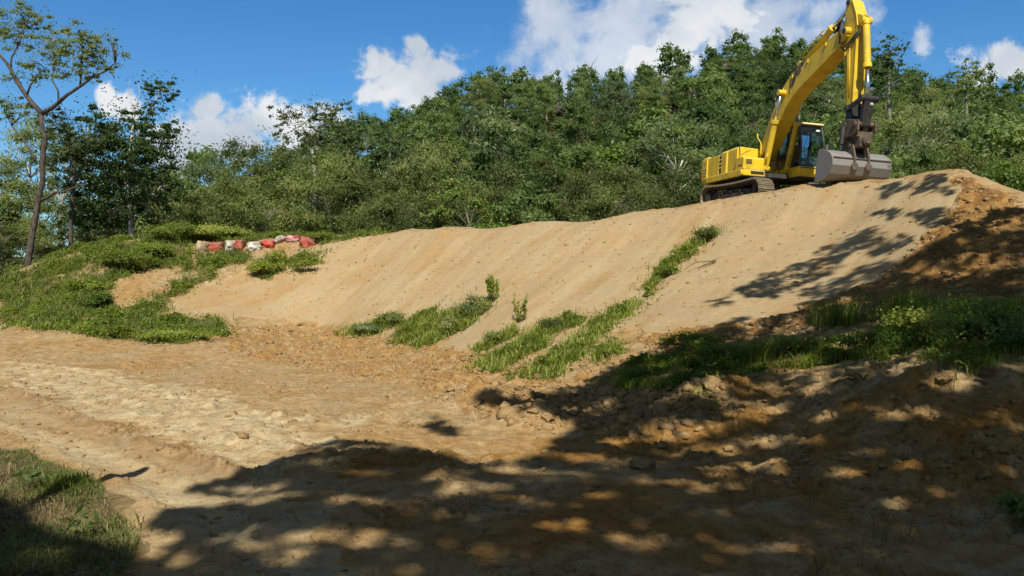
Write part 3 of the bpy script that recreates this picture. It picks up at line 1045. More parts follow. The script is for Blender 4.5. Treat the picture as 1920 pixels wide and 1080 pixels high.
    to = tk.build('fuel_tank', M['yellow'], root, .035, seg=3)
    MB().tube([(-.1, -.75, 2.18), (-.1, -.75, 2.25)], .08, 14).build('filler_cap', M['dark'], to)
    tb = MB()
    tb.prism([(.365, 1.30), (.98, 1.30), (.98, 1.70), (.90, 1.76), (.365, 1.76)], -1.30, -.44)
    tbo = tb.build('toolbox', M['yellow'], root, .035, seg=3)
    g = MB()
    for i in range(4):
        z = 1.50 + i * .045
        g.box(.975, .990, -1.20, -.98, z, z + .025)
    g.build('grille', M['black'], tbo)
    MB().box(.6, .9, -1.306, -1.298, 1.44, 1.475).build('side_handle', M['black'], tbo)
    hr = MB()
    hr.tube([(.96, -.42, 1.28), (.96, -.42, 1.42), (1.0, -.42, 1.44), (1.0, -.30, 1.44), (1.0, -.28, 1.28)], .022, 8)
    hr.tube([(.42, -.36, 1.3), (.42, -.36, 2.32), (.36, -.36, 2.42), (.10, -.34, 2.62), (.06, -.34, 2.78)], .022, 8)
    hr.build('handrail', M['yellow'], root, smooth=True)
    mr = MB()
    mr.tube([(.5, -1.22, 1.45), (.56, -1.24, 1.62), (.50, -1.2, 1.85), (.40, -1.18, 2.3), (.20, -1.16, 3.0)], [.014, .014, .014, .012, .006], 6)
    mr.tube([(.50, -1.2, 1.85), (.56, -1.0, 1.98), (.58, -.85, 2.05)], .012, 6)
    mr.build('antenna', M['black'], root, smooth=True)
    # --- cab
    y0, y1 = .44, 1.38
    low = MB()
    low.prism([(.02, 1.12), (1.62, 1.12), (1.70, 1.22), (1.74, 1.47), (.02, 1.47)], y0, y1)
    cab = low.build('cab', M['yellow'], root, .04, seg=3)
    MB().prism([(-.02, 1.02), (1.35, 1.02), (1.60, 1.12), (-.02, 1.12)], y0 + .05, y1 - .02).build('cab_floor', M['dark'], cab)
    MB().box(1.705, 1.738, y0 + .02, y1 - .02, 1.40, 1.43).build('trim_line', M['dark'], cab)
    pl = MB()
    wf = [(1.74, 1.47), (1.70, 2.35), (1.50, 2.93)]
    for yy in (y0, y1 - .06):
        for i in range(2):
            (xa, za), (xb, zb) = wf[i], wf[i + 1]
            pl.prism([(xa, za), (xb, zb), (xb - .07, zb), (xa - .07, za)], yy, yy + .06)
        pl.prism([(.02, 1.47), (.02, 2.93), (.10, 2.93), (.10, 1.47)], yy, yy + .06)
        pl.prism([(.80, 1.47), (.76, 2.93), (.84, 2.93), (.88, 1.47)], yy, yy + .06)
        pl.prism([(.02, 2.87), (1.52, 2.87), (1.50, 2.95), (.02, 2.95)], yy, yy + .06)
    for xx, zz in ((1.70, 1.47), (1.44, 2.87)):
        pl.box(xx - .035, xx + .035, y0 + .06, y1 - .06, zz, zz + .06)
    pl.box(.02, .09, y0 + .06, y1 - .06, 2.88, 2.94)
    pl.build('cab_pillar', M['dark'], cab, .012)
    rf = MB()
    rf.prism([(-.03, 2.945), (1.50, 2.945), (1.57, 2.97), (1.52, 3.03), (1.35, 3.06), (.05, 3.06), (-.03, 3.02)], y0 - .03, y1 + .02)
    rf.build('cab_roof', M['cream'], cab, .025, seg=3)
    MB().prism([(.02, 1.475), (.80, 1.475), (.80, 2.0), (.02, 2.0)], y0 + .004, y0 + .03).build('side_panel', M['black'], cab)
    MB().prism([(.10, 1.475), (1.64, 1.475), (1.64, 1.62), (.10, 1.62)], y1 - .04, y1 - .012).build('door_panel', M['yellow'], cab)

    def pane(name, q):
        o = MB().add(q, [(0, 1, 2, 3)]).build(name, M['glass'], cab)
        return o
    ws = MB()
    a, b, c2 = wf
    ws.add([(a[0] - .02, y0 + .06, a[1] + .05), (a[0] - .02, y1 - .06, a[1] + .05), (b[0] - .02, y1 - .06, b[1]), (b[0] - .02, y0 + .06, b[1]), (c2[0] - .02, y1 - .06, c2[1] - .05), (c2[0] - .02, y0 + .06, c2[1] - .05)],
           [(0, 1, 2, 3), (3, 2, 4, 5)])
    wso = ws.build('windshield', M['glass'], cab)
    MB().box(1.475, 1.495, y1 - .27, y1 - .13, 2.74, 2.80, Matrix.Translation((.045, 0, 0))).build('sticker', M['white'], wso)
    for yy in (y0 + .02, y1 - .03):
        pane('side_window', [(.10, yy, 2.0 if yy < 1 else 1.62), (.79, yy, 2.0 if yy < 1 else 1.62), (.77, yy, 2.87), (.10, yy, 2.87)])
        pane('side_window', [(.87, yy, 1.62), (1.66, yy, 1.62), (1.47, yy, 2.87), (.84, yy, 2.87)])
    pane('rear_window', [(.05, y0 + .06, 1.75), (.05, y1 - .06, 1.75), (.05, y1 - .06, 2.87), (.05, y0 + .06, 2.87)])
    st = MB()
    st.box(.45, .95, .68, 1.15, 1.62, 1.78)
    st.prism([(.34, 1.75), (.50, 1.75), (.38, 2.45), (.26, 2.45)], .70, 1.13)
    st.box(.22, .36, .80, 1.03, 2.46, 2.64)
    st.build('seat', M['seat'], cab, .04)
    cs = MB()
    for yy in (.57, 1.24):
        c1 = MB()
        c1.box(.55, 1.1, yy - .07, yy + .07, 1.48, 1.92)
        c1.tube([(1.05, yy, 1.9), (1.1, yy, 2.12)], .02, 6)
        c1.build('control_console', M['dark'], cab, .01)
    cs.tube([(1.60, .56, 1.98), (1.60, 1.26, 1.98)], .015, 6)
    cs.tube([(1.45, .80, 1.48), (1.38, .80, 1.95)], .015, 6)
    cs.tube([(1.45, .95, 1.48), (1.38, .95, 1.95)], .015, 6)
    cs.build('control_lever', M['dark'], cab, .004)
    mi = MB()
    mi.tube([(1.6, y1, 2.25), (1.72, y1 + .22, 2.25)], .012, 6)
    mi.box(1.66, 1.72, y1 + .16, y1 + .30, 2.02, 2.36)
    mi.build('mirror', M['black'], cab, .01)
    MB().tube([(1.52, y0 + .5, 2.9), (1.66, y0 + .18, 2.25), (1.68, y0 + .16, 1.9)], .008, 5).build('wiper', M['black'], cab)
    MB().tube([(1.76, y1 - .05, 1.6), (1.80, y1 - .03, 1.75), (1.76, y1 - .03, 2.25)], .012, 6).build('grab_rail', M['dark'], cab)

    # --- boom
    def bez(P, n):
        out = []
        for i in range(n + 1):
            t = i / n
            Q = [Vector(p) for p in P]
            while len(Q) > 1:
                Q = [Q[k].lerp(Q[k + 1], t) for k in range(len(Q) - 1)]
            out.append(Q[0])
        return out
    Fp, K, T = Vector((.20, 1.95)), Vector((1.85, 4.02)), Vector((5.08, 5.08))
    up_ = []
    lo_ = []
    cl = [Fp + (Vector((1.38, 3.42)) - Fp) * (i / 4) for i in range(4)] + bez([(1.38, 3.42), (1.85, 4.05), (2.65, 4.28)], 8) + [Vector((2.65, 4.28)).lerp(T, (i + 1) / 5) for i in range(5)]
    acc = [0]
    for i in range(1, len(cl)):
        acc.append(acc[-1] + (cl[i] - cl[i - 1]).length)
    for i, p in enumerate(cl):
        t = acc[i] / acc[-1]
        dd = (cl[min(i + 1, len(cl) - 1)] - cl[max(i - 1, 0)]).normalized()
        n = Vector((-dd.y, dd.x))
        w = float(np.interp(t, [0, .08, .3, .45, .55, .8, .97, 1], [.16, .23, .33, .38, .36, .30, .24, .16]))
        up_.append(p + n * w)
        lo_.append(p - n * w)
    prof = [tuple(p) for p in up_] + [tuple(p) for p in lo_[::-1]]
    bm_ = MB()
    bm_.prism(prof, -.27, .27)
    boom = bm_.build('boom', M['yellow_arm'], root, .012)
    kp = up_[7].lerp(lo_[7], .36)
    fl = MB()
    fl.tube([(Fp.x, -.36, Fp.y), (Fp.x, .36, Fp.y)], .15, 18)
    fl.build('pivot_boss', M['yellow'], boom, .01)
    fl = MB()
    fl.tube([(T.x, -.34, T.y), (T.x, .34, T.y)], .12, 18)
    fl.build('pivot_boss', M['yellow'], boom, .01)
    fl = MB()
    fl.tube([(kp.x, -.50, kp.y), (kp.x, .50, kp.y)], .10, 16)
    fl.tube([(kp.x, -.53, kp.y), (kp.x, -.49, kp.y)], .105, 16)
    fl.build('pivot_boss', M['yellow'], boom, .01)
    bk = MB()
    for y in (-.14, .14):
        bk.prism([(2.05, 4.40), (2.55, 4.55), (2.38, 4.88), (2.24, 4.88)], y - .03, y + .03)
    bk.build('cylinder_bracket', M['yellow_arm'], boom, .008)
    # faded slanted lettering on the flank, worn to a dark smear
    dl = MB()
    ax = (Vector((4.1, 4.78)) - Vector((2.1, 4.05))).normalized()
    ay = Vector((-ax.y, ax.x))
    o0 = Vector((1.98, 3.88))

    def stroke(p, q, w):
        d2 = (Vector(q) - Vector(p)).normalized()
        n2 = Vector((-d2.y, d2.x)) * w
        cs_ = [Vector(p) - n2, Vector(q) - n2, Vector(q) + n2, Vector(p) + n2]
        dl.prism([tuple(o0 + ax * k.x + ay * k.y) for k in cs_], -.274, -.267)
    for p, q, w in [((.0, -.06), (.20, .42), .030), ((.13, .10), (.62, .50), .075), ((.24, .10), (.52, .30), .05), ((.55, .33), (.98, .56), .085), ((.62, .28), (.86, .36), .05), ((.95, .44), (1.18, .57), .05)]:
        stroke(p, q, w)
    dl.build('worn_marking', M['decal'], boom)
    for t in (7, 10, 13, 15):
        wp = MB()
        q = up_[min(t, len(up_) - 1)].lerp(lo_[min(t, len(lo_) - 1)], .12)
        wp.box(q.x - .03, q.x + .03, -.30, -.267, q.y - .06, q.y + .06)
        wp.build('hose_clamp', M['yellow'], boom, .008)
    pp = MB()
    for y in (-.17, -.10, .12, .18):
        pp.tube([(p.x + (q.x - p.x) * -.06, y, p.y + (p.y - q.y) * .06 + .03) for p, q in list(zip(up_, lo_))[1:9]], .018, 6)
        pp.tube([(p.x, y, p.y + .05) for p in up_[11:15]], .018, 6)
    pp.build('hydraulic_pipe', M['yellow'], boom, smooth=True)
    # boom cylinders
    for sd in (-1, 1):
        A, B = Vector((.92, sd * .42, 1.38)), Vector((kp.x, sd * .42, kp.y))
        dv = B - A
        cy = MB()
        cy.tube([A, A + dv * .02, A + dv * .62], [.11, .105, .105], 18)
        cy.tube([A + dv * .60, A + dv * .645], .135, 18)
        cy.tube([(A.x, A.y - .09, A.z), (A.x, A.y + .09, A.z)], .12, 16)
        co = cy.build('boom_cylinder', M['yellow_arm'], root, .006)
        MB().tube([A + dv * .64, B], .052, 14).build('rod', M['chrome'], co, smooth=True)
        cp_ = MB()
        n = Vector((.1, -.06, .02))
        cp_.tube([A + dv * .06 + n, A + dv * .10 + n * 1.6, A + dv * .14 + n * 2, A + dv * .18 + n * 1.4, A + dv * .18 + n * .8], .028, 8)
        cp_.build('hose_fitting', M['yellow'], co, smooth=True)
    # --- arm
    al = math.radians(-84.5)
    AD = Vector((math.cos(al), math.sin(al)))
    AN = Vector((-AD.y, AD.x))
    T2 = T

    def A2(s, o):
        p = T2 + AD * s + AN * o
        return (p.x, p.y)
    ar = MB()
    ar.prism([A2(-.98, -.10), A2(-1.0, .09), A2(-.86, .21), A2(-.40, .36), A2(-.02, .40), (A2(.35, .34)), A2(2.28, .15), A2(2.28, -.15), A2(.5, -.20), A2(.0, -.23), A2(-.4, -.22), A2(-.8, -.17)], -.165, .165)
    arm = ar.build('arm', M['yellow_arm'], root, .012)
    fp = MB()
    for y in (-.18, .14):
        fp.prism([A2(-.9, .20), A2(-.4, .375), A2(.0, .425), A2(.36, .375), A2(2.25, .17), A2(2.25, .14), A2(.36, .33), A2(.0, .38), A2(-.4, .33), A2(-.9, .16)], y, y + .04)
        fp.prism([A2(.1, -.25), A2(2.25, -.17), A2(2.25, -.14), A2(.1, -.21)], y, y + .04)
    fp.build('edge_plate', M['yellow'], arm, .006)
    er = MB()
    for y in (-.13, .07):
        er.prism([A2(-.42, .38), A2(-.12, .42), A2(-.06, .66), A2(-.22, .66)], y, y + .06)
    er.build('cylinder_bracket', M['yellow_arm'], arm, .008)
    tp = MB()
    p = A2(-.92, -.02)
    tp.tube([(p[0], -.20, p[1]), (p[0], .20, p[1])], .09, 14)
    tp.build('pin', M['dark'], arm, .006)
    tp = MB()
    tp.tube([(T.x, -.36, T.y), (T.x, .36, T.y)], .09, 16)
    tp.build('pin', M['dark'], arm, .006)
    pb = MB()
    for o in (.02, .10):
        pts = [A2(.5, o), A2(1.3, o * .9), A2(2.1, o * .7)]
        pb.tube([(q[0], -.215, q[1]) for q in pts], .016, 6)
    pb.build('grease_pipe', M['yellow'], arm, smooth=True)
    tip = MB()
    tip.prism([A2(2.283, .172), A2(2.283, -.172), A2(2.85, -.15), A2(3.05, -.10), A2(3.05, .10), A2(2.85, .15)], -.19, .19)
    tip.build('arm_tip', M['black'], root, .01)
    # arm cylinder on the boom back
    A, B = Vector((2.32, 0, 4.80)), Vector((A2(-.92, -.02)[0], 0, A2(-.92, -.02)[1]))
    dv = B - A
    cy = MB()
    cy.tube([A, A + dv * .60], .105, 18)
    cy.tube([A + dv * .57, A + dv * .62], .135, 18)
    cy.tube([A + Vector((0, -.11, 0)), A + Vector((0, .11, 0))], .11, 14)
    ao = cy.build('arm_cylinder', M['yellow_arm'], root, .006)
    MB().tube([A + dv * .6, B], .055, 14).build('rod', M['chrome'], ao, smooth=True)
    pk = MB()
    for y in (-.13, .13):
        pk.tube([A + dv * .05 + Vector((0, y * .6, .1)), A + dv * .08 + Vector((-.02, y, .16)), A + dv * .50 + Vector((-.04, y, .13)), A + dv * .56 + Vector((-.03, y * .6, .08))], .020, 6)
    pk.build('hydraulic_pipe', M['yellow'], ao, smooth=True)
    # bucket cylinder on the arm front
    p0, p1 = A2(-.10, .62), A2(2.30, .70)
    A, B = Vector((p0[0], -.03, p0[1])), Vector((p1[0], -.03, p1[1]))
    dv = B - A
    cy = MB()
    cy.tube([A - dv * .03, A + dv * .58], [.105, .105], 18)
    cy.tube([A + dv * .55, A + dv * .605], .13, 18)
    cy.tube([A + dv * .0, A + dv * .05], .125, 18)
    cy.tube([A + Vector((0, -.17, 0)), A + Vector((0, .17, 0))], .10, 14)
    bo = cy.build('bucket_cylinder', M['yellow'], root, .006)
    MB().tube([A + dv * .6, B], .055, 14).build('rod', M['chrome'], bo, smooth=True)
    # hoses round the arm pivot
    for k, (y, zo) in enumerate([(-.16, 0), (-.08, .05), (.08, .02)]):
        MB().tube([(T.x - .75, y, T.y + .16 + zo), (T.x - .45, y - .05, T.y + .42 + zo), (T.x - .22, y - .12, T.y + .34), (T.x - .26, y - .16, T.y + .02), (T.x - .30, -.25 - .02 * k, T.y - .30)], .028, 8).build('hydraulic_hose', M['hose'], root, smooth=True)
    for k in range(2):
        MB().tube([(T.x - .24, -.25, T.y - .28 - .14 * k), (T.x - .02, -.27, T.y - .48 - .12 * k), (T.x + .22, -.26, T.y - .36 - .1 * k), (p0[0] - .04, -.16, p0[1] - .22 - .06 * k)], .026, 8).build('hydraulic_hose', M['hose'], root, smooth=True)
    MB().tube([(1.05, -.20, 3.45), (1.2, -.22, 4.0), (1.55, -.22, 4.45), (1.95, -.2, 4.62), (2.3, -.18, 4.72)], .028, 8).build('hydraulic_hose', M['hose'], root, smooth=True)
    MB().tube([(1.12, .16, 3.5), (1.25, .16, 4.1), (1.6, .16, 4.5), (2.0, .16, 4.66)], .028, 8).build('hydraulic_hose', M['hose'], root, smooth=True)
    MB().tube([(.3, .12, 1.5), (.10, .12, 2.2), (.32, .14, 2.75), (.62, .18, 2.95)], .03, 8).build('hydraulic_hose', M['hose'], root, smooth=True)
    MB().tube([(.8, .2, 1.3), (.6, .2, 1.7), (.7, .2, 2.1)], .03, 8).build('hydraulic_hose', M['hose'], root, smooth=True)
    # linkage
    lk = MB()
    q0, q1, q2 = A2(2.30, .70), A2(3.02, .50), A2(2.42, .0)
    lk.prism([(q0[0] - .06, q0[1] + .08), (q0[0] + .08, q0[1] + .06), (q1[0] + .08, q1[1] - .06), (q1[0] - .07, q1[1] - .04)], -.17, .13)
    for y in (-.27, .21):
        lk.prism([A2(2.22, .76), A2(2.38, .76), A2(2.50, .0), A2(2.36, -.06)], y, y + .05)
    lk.tube([(q0[0], -.30, q0[1]), (q0[0], .28, q0[1])], .10, 14)
    lk.tube([(q2[0], -.29, q2[1]), (q2[0], .27, q2[1])], .09, 14)
    lko = lk.build('bucket_link', M['black'], root, .012)
    MB().tube([(q0[0] + .03, .10, q0[1] - .17), (q0[0] + .03, -.0, q0[1] - .17)], .05, 10).build('grease_cap', M['silver'], lko)
    # quick hitch with its tilting head
    hb = A2(2.93, 0)
    ht = MB()
    for y in (-.33, .25):
        ht.prism([(hb[0] - .18, hb[1] + .13), (hb[0] + .08, hb[1] + .17), (q1[0] + .13, q1[1] + .10), (q1[0] + .16, q1[1] - .22), (q1[0] - .15, q1[1] - .34), (hb[0] - .10, hb[1] - .40)], y, y + .055)
    ht.tube([(hb[0], -.36, hb[1]), (hb[0], .34, hb[1])], .085, 14)
    ht.tube([(q1[0], -.37, q1[1]), (q1[0], .35, q1[1])], .085, 14)
    ht.box(hb[0] - .05, q1[0] + .05, -.27, .25, hb[1] - .42, hb[1] - .26)
    hto = ht.build('quick_hitch', M['rust'], root, .015)
    th = MB()
    th.tube([(hb[0] - .22, -.03, hb[1] - .50), (q1[0] + .22, -.03, q1[1] - .50)], .14, 16)
    th.tube([(q1[0] + .20, -.03, q1[1] - .50), (q1[0] + .25, -.03, q1[1] - .50)], .10, 14)
    th.box(hb[0] - .15, q1[0] + .12, -.20, .14, hb[1] - .72, hb[1] - .54)
    th.prism([(-.20, hb[1] - .42), (.14, hb[1] - .42), (.14, hb[1] - .56), (-.20, hb[1] - .56)], hb[0] - .05, q1[0] + .08, 'x')
    th.build('tilt_head', M['rust'], hto, .015)
    tc = MB()
    tc.tube([(hb[0] + .02, -.38, hb[1] - .05), (hb[0] + .05, -.44, hb[1] - .60)], .07, 12)
    tc.tube([(hb[0] + .05, -.44, hb[1] - .60), (hb[0] + .06, -.46, hb[1] - .78)], .04, 10)
    tc.build('tilt_cylinder', M['black'], hto, .006)
    # --- bucket
    W0, W1 = -.92, .98
    bz = hb[1]
    out = [(4.96, bz - 1.66), (5.12, bz - 1.72), (5.36, bz - 1.68), (5.66, bz - 1.52), (5.80, bz - 1.28), (5.78, bz - 1.08), (5.66, bz - .93), (5.42, bz - .80), (5.12, bz - .74)]
    cx, cz = 5.18, bz - 1.22
    inner = [(cx + (x - cx) * .955, cz + (z - cz) * .955) for x, z in out]
    sh = MB()
    sh.prism(out + inner[::-1], W0, W1)
    bk_ = sh.build('bucket', M['steel'], root, .006)
    for (ya, yb) in ((W0 - .03, W0 + .004), (W1 - .004, W1 + .03)):
        sp_ = MB()
        side = [(4.92, bz - 1.70)] + [(cx + (x - cx) * 1.02, cz + (z - cz) * 1.02) for x, z in out[1:]] + [(5.06, bz - .72), (4.98, bz - 1.05)]
        sp_.prism(side, ya, yb)
        so = sp_.build('side_plate', M['steel'], bk_, .006)
    wd = MB()
    wd.tube([(5.80, W0, bz - 1.05), (5.80, W1, bz - 1.05)], .018, 6)
    wd.build('weld_seam', M['rust'], bk_)
    ea = MB()
    for y in (-.26, .20):
        ea.prism([(5.05, bz - .74), (5.12, bz - .46), (5.30, bz - .40), (5.68, bz - .56), (5.84, bz - 1.0), (5.84, bz - 1.26), (5.75, bz - 1.3), (5.4, bz - .85)], y, y + .06)
    for y in (-.23, .23):
        ea.tube([(5.80, y, bz - 1.28), (5.845, y, bz - 1.28)], .11, 16)
    ea.tube([(5.22, -.30, bz - .52), (5.22, .30, bz - .52)], .06, 12)
    ea.tube([(5.58, -.30, bz - .64), (5.58, .30, bz - .64)], .06, 12)
    ea.build('bucket_ear', M['rust'], bk_, .008)
    ed = MB()
    ed.prism([(4.80, bz - 1.655), (5.03, bz - 1.645), (5.03, bz - 1.70), (4.80, bz - 1.668)], W0, W1)
    ed.build('cutting_edge', M['steel'], bk_)
    return root

# ---------------------------------------------------------------- foliage
def leaves(P, L, Wd, seed, droop=0.0, up=None, tint=None, jitter=.25, face=None, bias=1.1):
    """one four-sided leaf at each point"""
    g = np.random.default_rng(seed)
    n = len(P)
    d = g.normal(size=(n, 3))
    d[:, 2] -= droop
    d /= np.linalg.norm(d, axis=1)[:, None]
    r = g.normal(size=(n, 3))
    if up is not None:
        r[:, 2] *= .4
    s = np.cross(d, r)
    s /= np.linalg.norm(s, axis=1)[:, None] + 1e-9
    if face is not None:                                      # blades turned outwards and up to the light, as leaves are
        nn = face * bias + g.normal(size=(n, 3)) * .75
        nn /= np.linalg.norm(nn, axis=1)[:, None] + 1e-9
        d = d - nn * (d * nn).sum(1)[:, None]
        d /= np.linalg.norm(d, axis=1)[:, None] + 1e-9
        s = np.cross(nn, d)
    l = (L * g.uniform(.65, 1.35, n))[:, None]
    w = (Wd * g.uniform(.65, 1.35, n))[:, None]
    a = P - d * l * .5
    V = np.stack([a, a + d * l * .45 + s * w * .5, a + d * l, a + d * l * .45 - s * w * .5], 1).reshape(-1, 3)
    Q = np.arange(4 * n).reshape(n, 4)
    t = g.uniform(0, 1, n) if tint is None else np.clip(tint + g.normal(0, jitter, n) * .6, 0, 1)
    return V, Q, np.repeat(t, 4)


def blades(P, H, seed, lean=.5, w=.006, tint=None):
    """grass: narrow bent blades standing at the points"""
    g = np.random.default_rng(seed)
    n = len(P)
    a = g.uniform(0, 2 * np.pi, n)
    h = H * g.uniform(.5, 1.25, n)
    ln = lean * g.uniform(.2, 1.3, n) * h
    dx, dy = np.cos(a) * ln, np.sin(a) * ln
    b = a + np.pi / 2 + g.normal(0, .5, n)
    ww = w * g.uniform(.7, 1.5, n)
    sx, sy = np.cos(b) * ww, np.sin(b) * ww
    z0 = np.zeros(n)
    V = np.stack([P + np.c_[-sx, -sy, z0], P + np.c_[sx, sy, z0],
                  P + np.c_[dx * .35 + sx * .8, dy * .35 + sy * .8, h * .6], P + np.c_[dx * .35 - sx * .8, dy * .35 - sy * .8, h * .6],
                  P + np.c_[dx, dy, h * (1 - .25 * lean)]], 1).reshape(-1, 3)
    i = np.arange(n)[:, None] * 5
    Q = np.vstack([i + np.array([[0, 1, 2, 3]]), i + np.array([[3, 2, 4, 4]])])
    t = g.uniform(0, 1, n) if tint is None else np.clip(tint + g.normal(0, .18, n), 0, 1)
    T3 = i + np.array([[0, 1, 2]])
    T4 = i + np.array([[0, 2, 3]])
    T5 = i + np.array([[3, 2, 4]])
    return V, np.vstack([T3, T4, T5]), np.repeat(t, 5)


def tri_of(Q):
    return np.vstack([Q[:, [0, 1, 2]], Q[:, [0, 2, 3]]])


def clump_pts(c, r, n, g):
    """leaf positions of one clump: fuller towards the outside, flattened below"""
    d = g.normal(size=(n, 3))
    d /= np.linalg.norm(d, axis=1)[:, None]
    k = np.minimum(np.abs(g.normal(.62, .34, n)), 1.6)
    p = d * k[:, None] * np.asarray(r)
    lo = p[:, 2] < 0
    p[lo, 2] *= .6
    w = np.asarray(r).mean()
    q = p / w * 1.3 + g.uniform(0, 60)
    keep = fbm(q[:, 0] + q[:, 2] * .7, q[:, 1] - q[:, 2] * .6, 211, 2) > -.28
    p = np.where(keep[:, None], p, p * .35)
    return p + np.asarray(c)


def outward(P, c):
    o = P - np.asarray(c)
    o = o / (np.linalg.norm(o, axis=1)[:, None] + 1e-9) + np.array([0, 0, .55])
    return o / (np.linalg.norm(o, axis=1)[:, None] + 1e-9)


def limb_path(a, b, g, sag=.12, n=5):
    a, b = np.asarray(a, float), np.asarray(b, float)
    L = np.linalg.norm(b - a)
    off = g.normal(0, L * .07, 3)
    pts = []
    for i in range(n + 1):
        t = i / n
        q = a + (b - a) * t + off * math.sin(math.pi * t)
        q[2] += L * sag * math.sin(math.pi * t)
        pts.append(tuple(q))
    return pts


def tree_mesh(seed, H, crown_w, base, nclump, nleaf, leaf, clump_r, stems=1, droop=.3, open_=0.0, lean=.05, trunk_r=None, leafw=.45, flat=1.0):
    """(trunk MB, crown arrays) of a tree standing at the origin"""
    g = np.random.default_rng(seed)
    wood = MB()
    tr = trunk_r or H * .016
    crown_h = H * (1 - base)
    cz = H * base + crown_h * .52
    heads = []
    for s in range(stems):
        a = g.uniform(0, 2 * math.pi)
        sp = (0 if stems == 1 else crown_w * .22) + H * lean * g.uniform(.3, 1.2)
        top = np.array([math.cos(a) * sp, math.sin(a) * sp, H * (base + (1 - base) * .62)])
        pts = limb_path((g.normal(0, .1) * (stems > 1), g.normal(0, .1) * (stems > 1), -.4), top, g, .0, 7)
        rr = [tr * (1.25 if i == 0 else 1) * (1 - .75 * i / 7) / math.sqrt(stems) * (1 if stems == 1 else 1.2) for i in range(8)]
        wood.tube(pts, rr, 7)
        heads.append((np.array(pts), rr))
    Ps, Ts, Ns = [], [], []
    cs = []
    tries = 0
    while len(cs) < nclump and tries < nclump * 30:
        tries += 1
        d = g.normal(size=3)
        d /= np.linalg.norm(d)
        k = g.uniform(.35, 1.0) ** .6
        c = np.array([d[0] * crown_w / 2 * k, d[1] * crown_w / 2 * k, cz + d[2] * crown_h * .48 * k * flat])
        c[:2] *= np.clip(1.12 - .26 * (c[2] - H * base) / crown_h, .6, 1.1)
        if open_ and any(np.linalg.norm(c - q) < clump_r * open_ for q in cs):
            continue
        cs.append(c)
    for i, c in enumerate(cs):
        r = clump_r * g.uniform(.65, 1.35)
        n = int(nleaf / nclump * (r / clump_r) ** 2)
        Ps.append(clump_pts(c, (r * g.uniform(.9, 1.3), r * g.uniform(.9, 1.3), r * g.uniform(.6, .95)), n, g))
        Ns.append(outward(Ps[-1], c))
        Ts.append(np.full(n, np.clip(.5 + g.normal(0, .17), 0, 1)))
        hp, rr = heads[i % len(heads)]
        j = int(np.clip(np.searchsorted(hp[:, 2], c[2] - crown_h * .3), 2, 6))
        wood.tube(limb_path(hp[j], c, g, .06, 4), [rr[j] * .55, rr[j] * .42, rr[j] * .3, rr[j] * .2, rr[j] * .1], 5)
    P = np.vstack(Ps)
    V, Q, t = leaves(P, leaf, leaf * leafw, seed + 1, droop, tint=np.concatenate(Ts), face=np.vstack(Ns))
    return wood, V, Q, t


def make_proto(name, wood_mat, leaf_m, *a, **k):
    wood, V, Q, t = tree_mesh(*a, **k)
    tm = bpy.data.meshes.new('trunk')
    tm.from_pydata(wood.v, [], wood.f)
    tm.polygons.foreach_set('use_smooth', np.ones(len(tm.polygons), bool))
    tm.materials.append(wood_mat)
    cm = np_mesh('crown', V, Q, tint=t)
    cm.materials.append(leaf_m)
    return dict(trunk=tm, crown=cm, H=a[1], W=a[2], arr=(V, Q, t))


def plant_tree(proto, x, y, z, H, rz, label, group=None, name='tree', wide=1.0):
    r = empty(name, (x, y, z), rz)
    s = H / proto['H']
    r.scale = (s * wide, s * wide, s)
    tag(r, label, 'tree', group)
    for nm in ('trunk', 'crown'):
        o = bpy.data.objects.new(nm, proto[nm])
        COL.objects.link(o)
        o.parent = r
    return r


def poly_points(poly, n, g):
    poly = np.asarray(poly)
    lo, hi = poly.min(0), poly.max(0)
    out = np.empty((0, 2))
    while len(out) < n:
        q = g.uniform(lo, hi, (max(n * 2, 1000), 2))
        out = np.vstack([out, q[pip(q[:, 0], q[:, 1], poly)]])
    return out[:n]


def poly_area(p):
    x, y = p[:, 0], p[:, 1]
    return abs((x * np.roll(y, -1) - y * np.roll(x, -1)).sum()) / 2


def stuff_mesh(name, V, Q, t, mat, label, cat):
    o = link_mesh(name, np_mesh(name, V, Q, tint=t), mat)
    tag(o, label, cat, kind='stuff')
    return o


def join(parts):
    Vs, Qs, Ts = [], [], []
    o = 0
    for V, Q, t in parts:
        Vs.append(V)
        Qs.append(Q + o)
        Ts.append(t)
        o += len(V)
    return np.vstack(Vs), np.vstack(Qs), np.concatenate(Ts)


def bumpy_points(poly, dens, g, hmax, scale=.9, seed=0, thin=.25, ragged=.45):
    """points through the depth of a low plant cover, mounded, with bare gaps"""
    n = int(poly_area(poly) * dens)
    q = poly_points(poly, n, g)
    q = q + ragged * np.c_[fbm(q[:, 0] * 1.3, q[:, 1] * 1.3, 191, 4), fbm(q[:, 0] * 1.3, q[:, 1] * 1.3, 195, 4)] + g.normal(0, .07, q.shape) * np.where(g.uniform(size=(n, 1)) < .18, 4.0, 1.0)
    m = fbm(q[:, 0] * scale, q[:, 1] * scale, 91 + seed, 4)
    keep = m > -.45 + thin * g.uniform(-.4, .6, n)
    q, m = q[keep], m[keep]
    h = hmax * np.clip(.35 + 1.1 * m, .08, 1.3)
    z = base_h(q[:, 0], q[:, 1]) + h * g.uniform(.05, 1, len(q)) ** .6
    tint = np.clip(.5 + .45 * fbm(q[:, 0] * 1.7 * scale, q[:, 1] * 1.7 * scale, 95 + seed, 3), 0, 1)
    return np.c_[q, z], tint, h


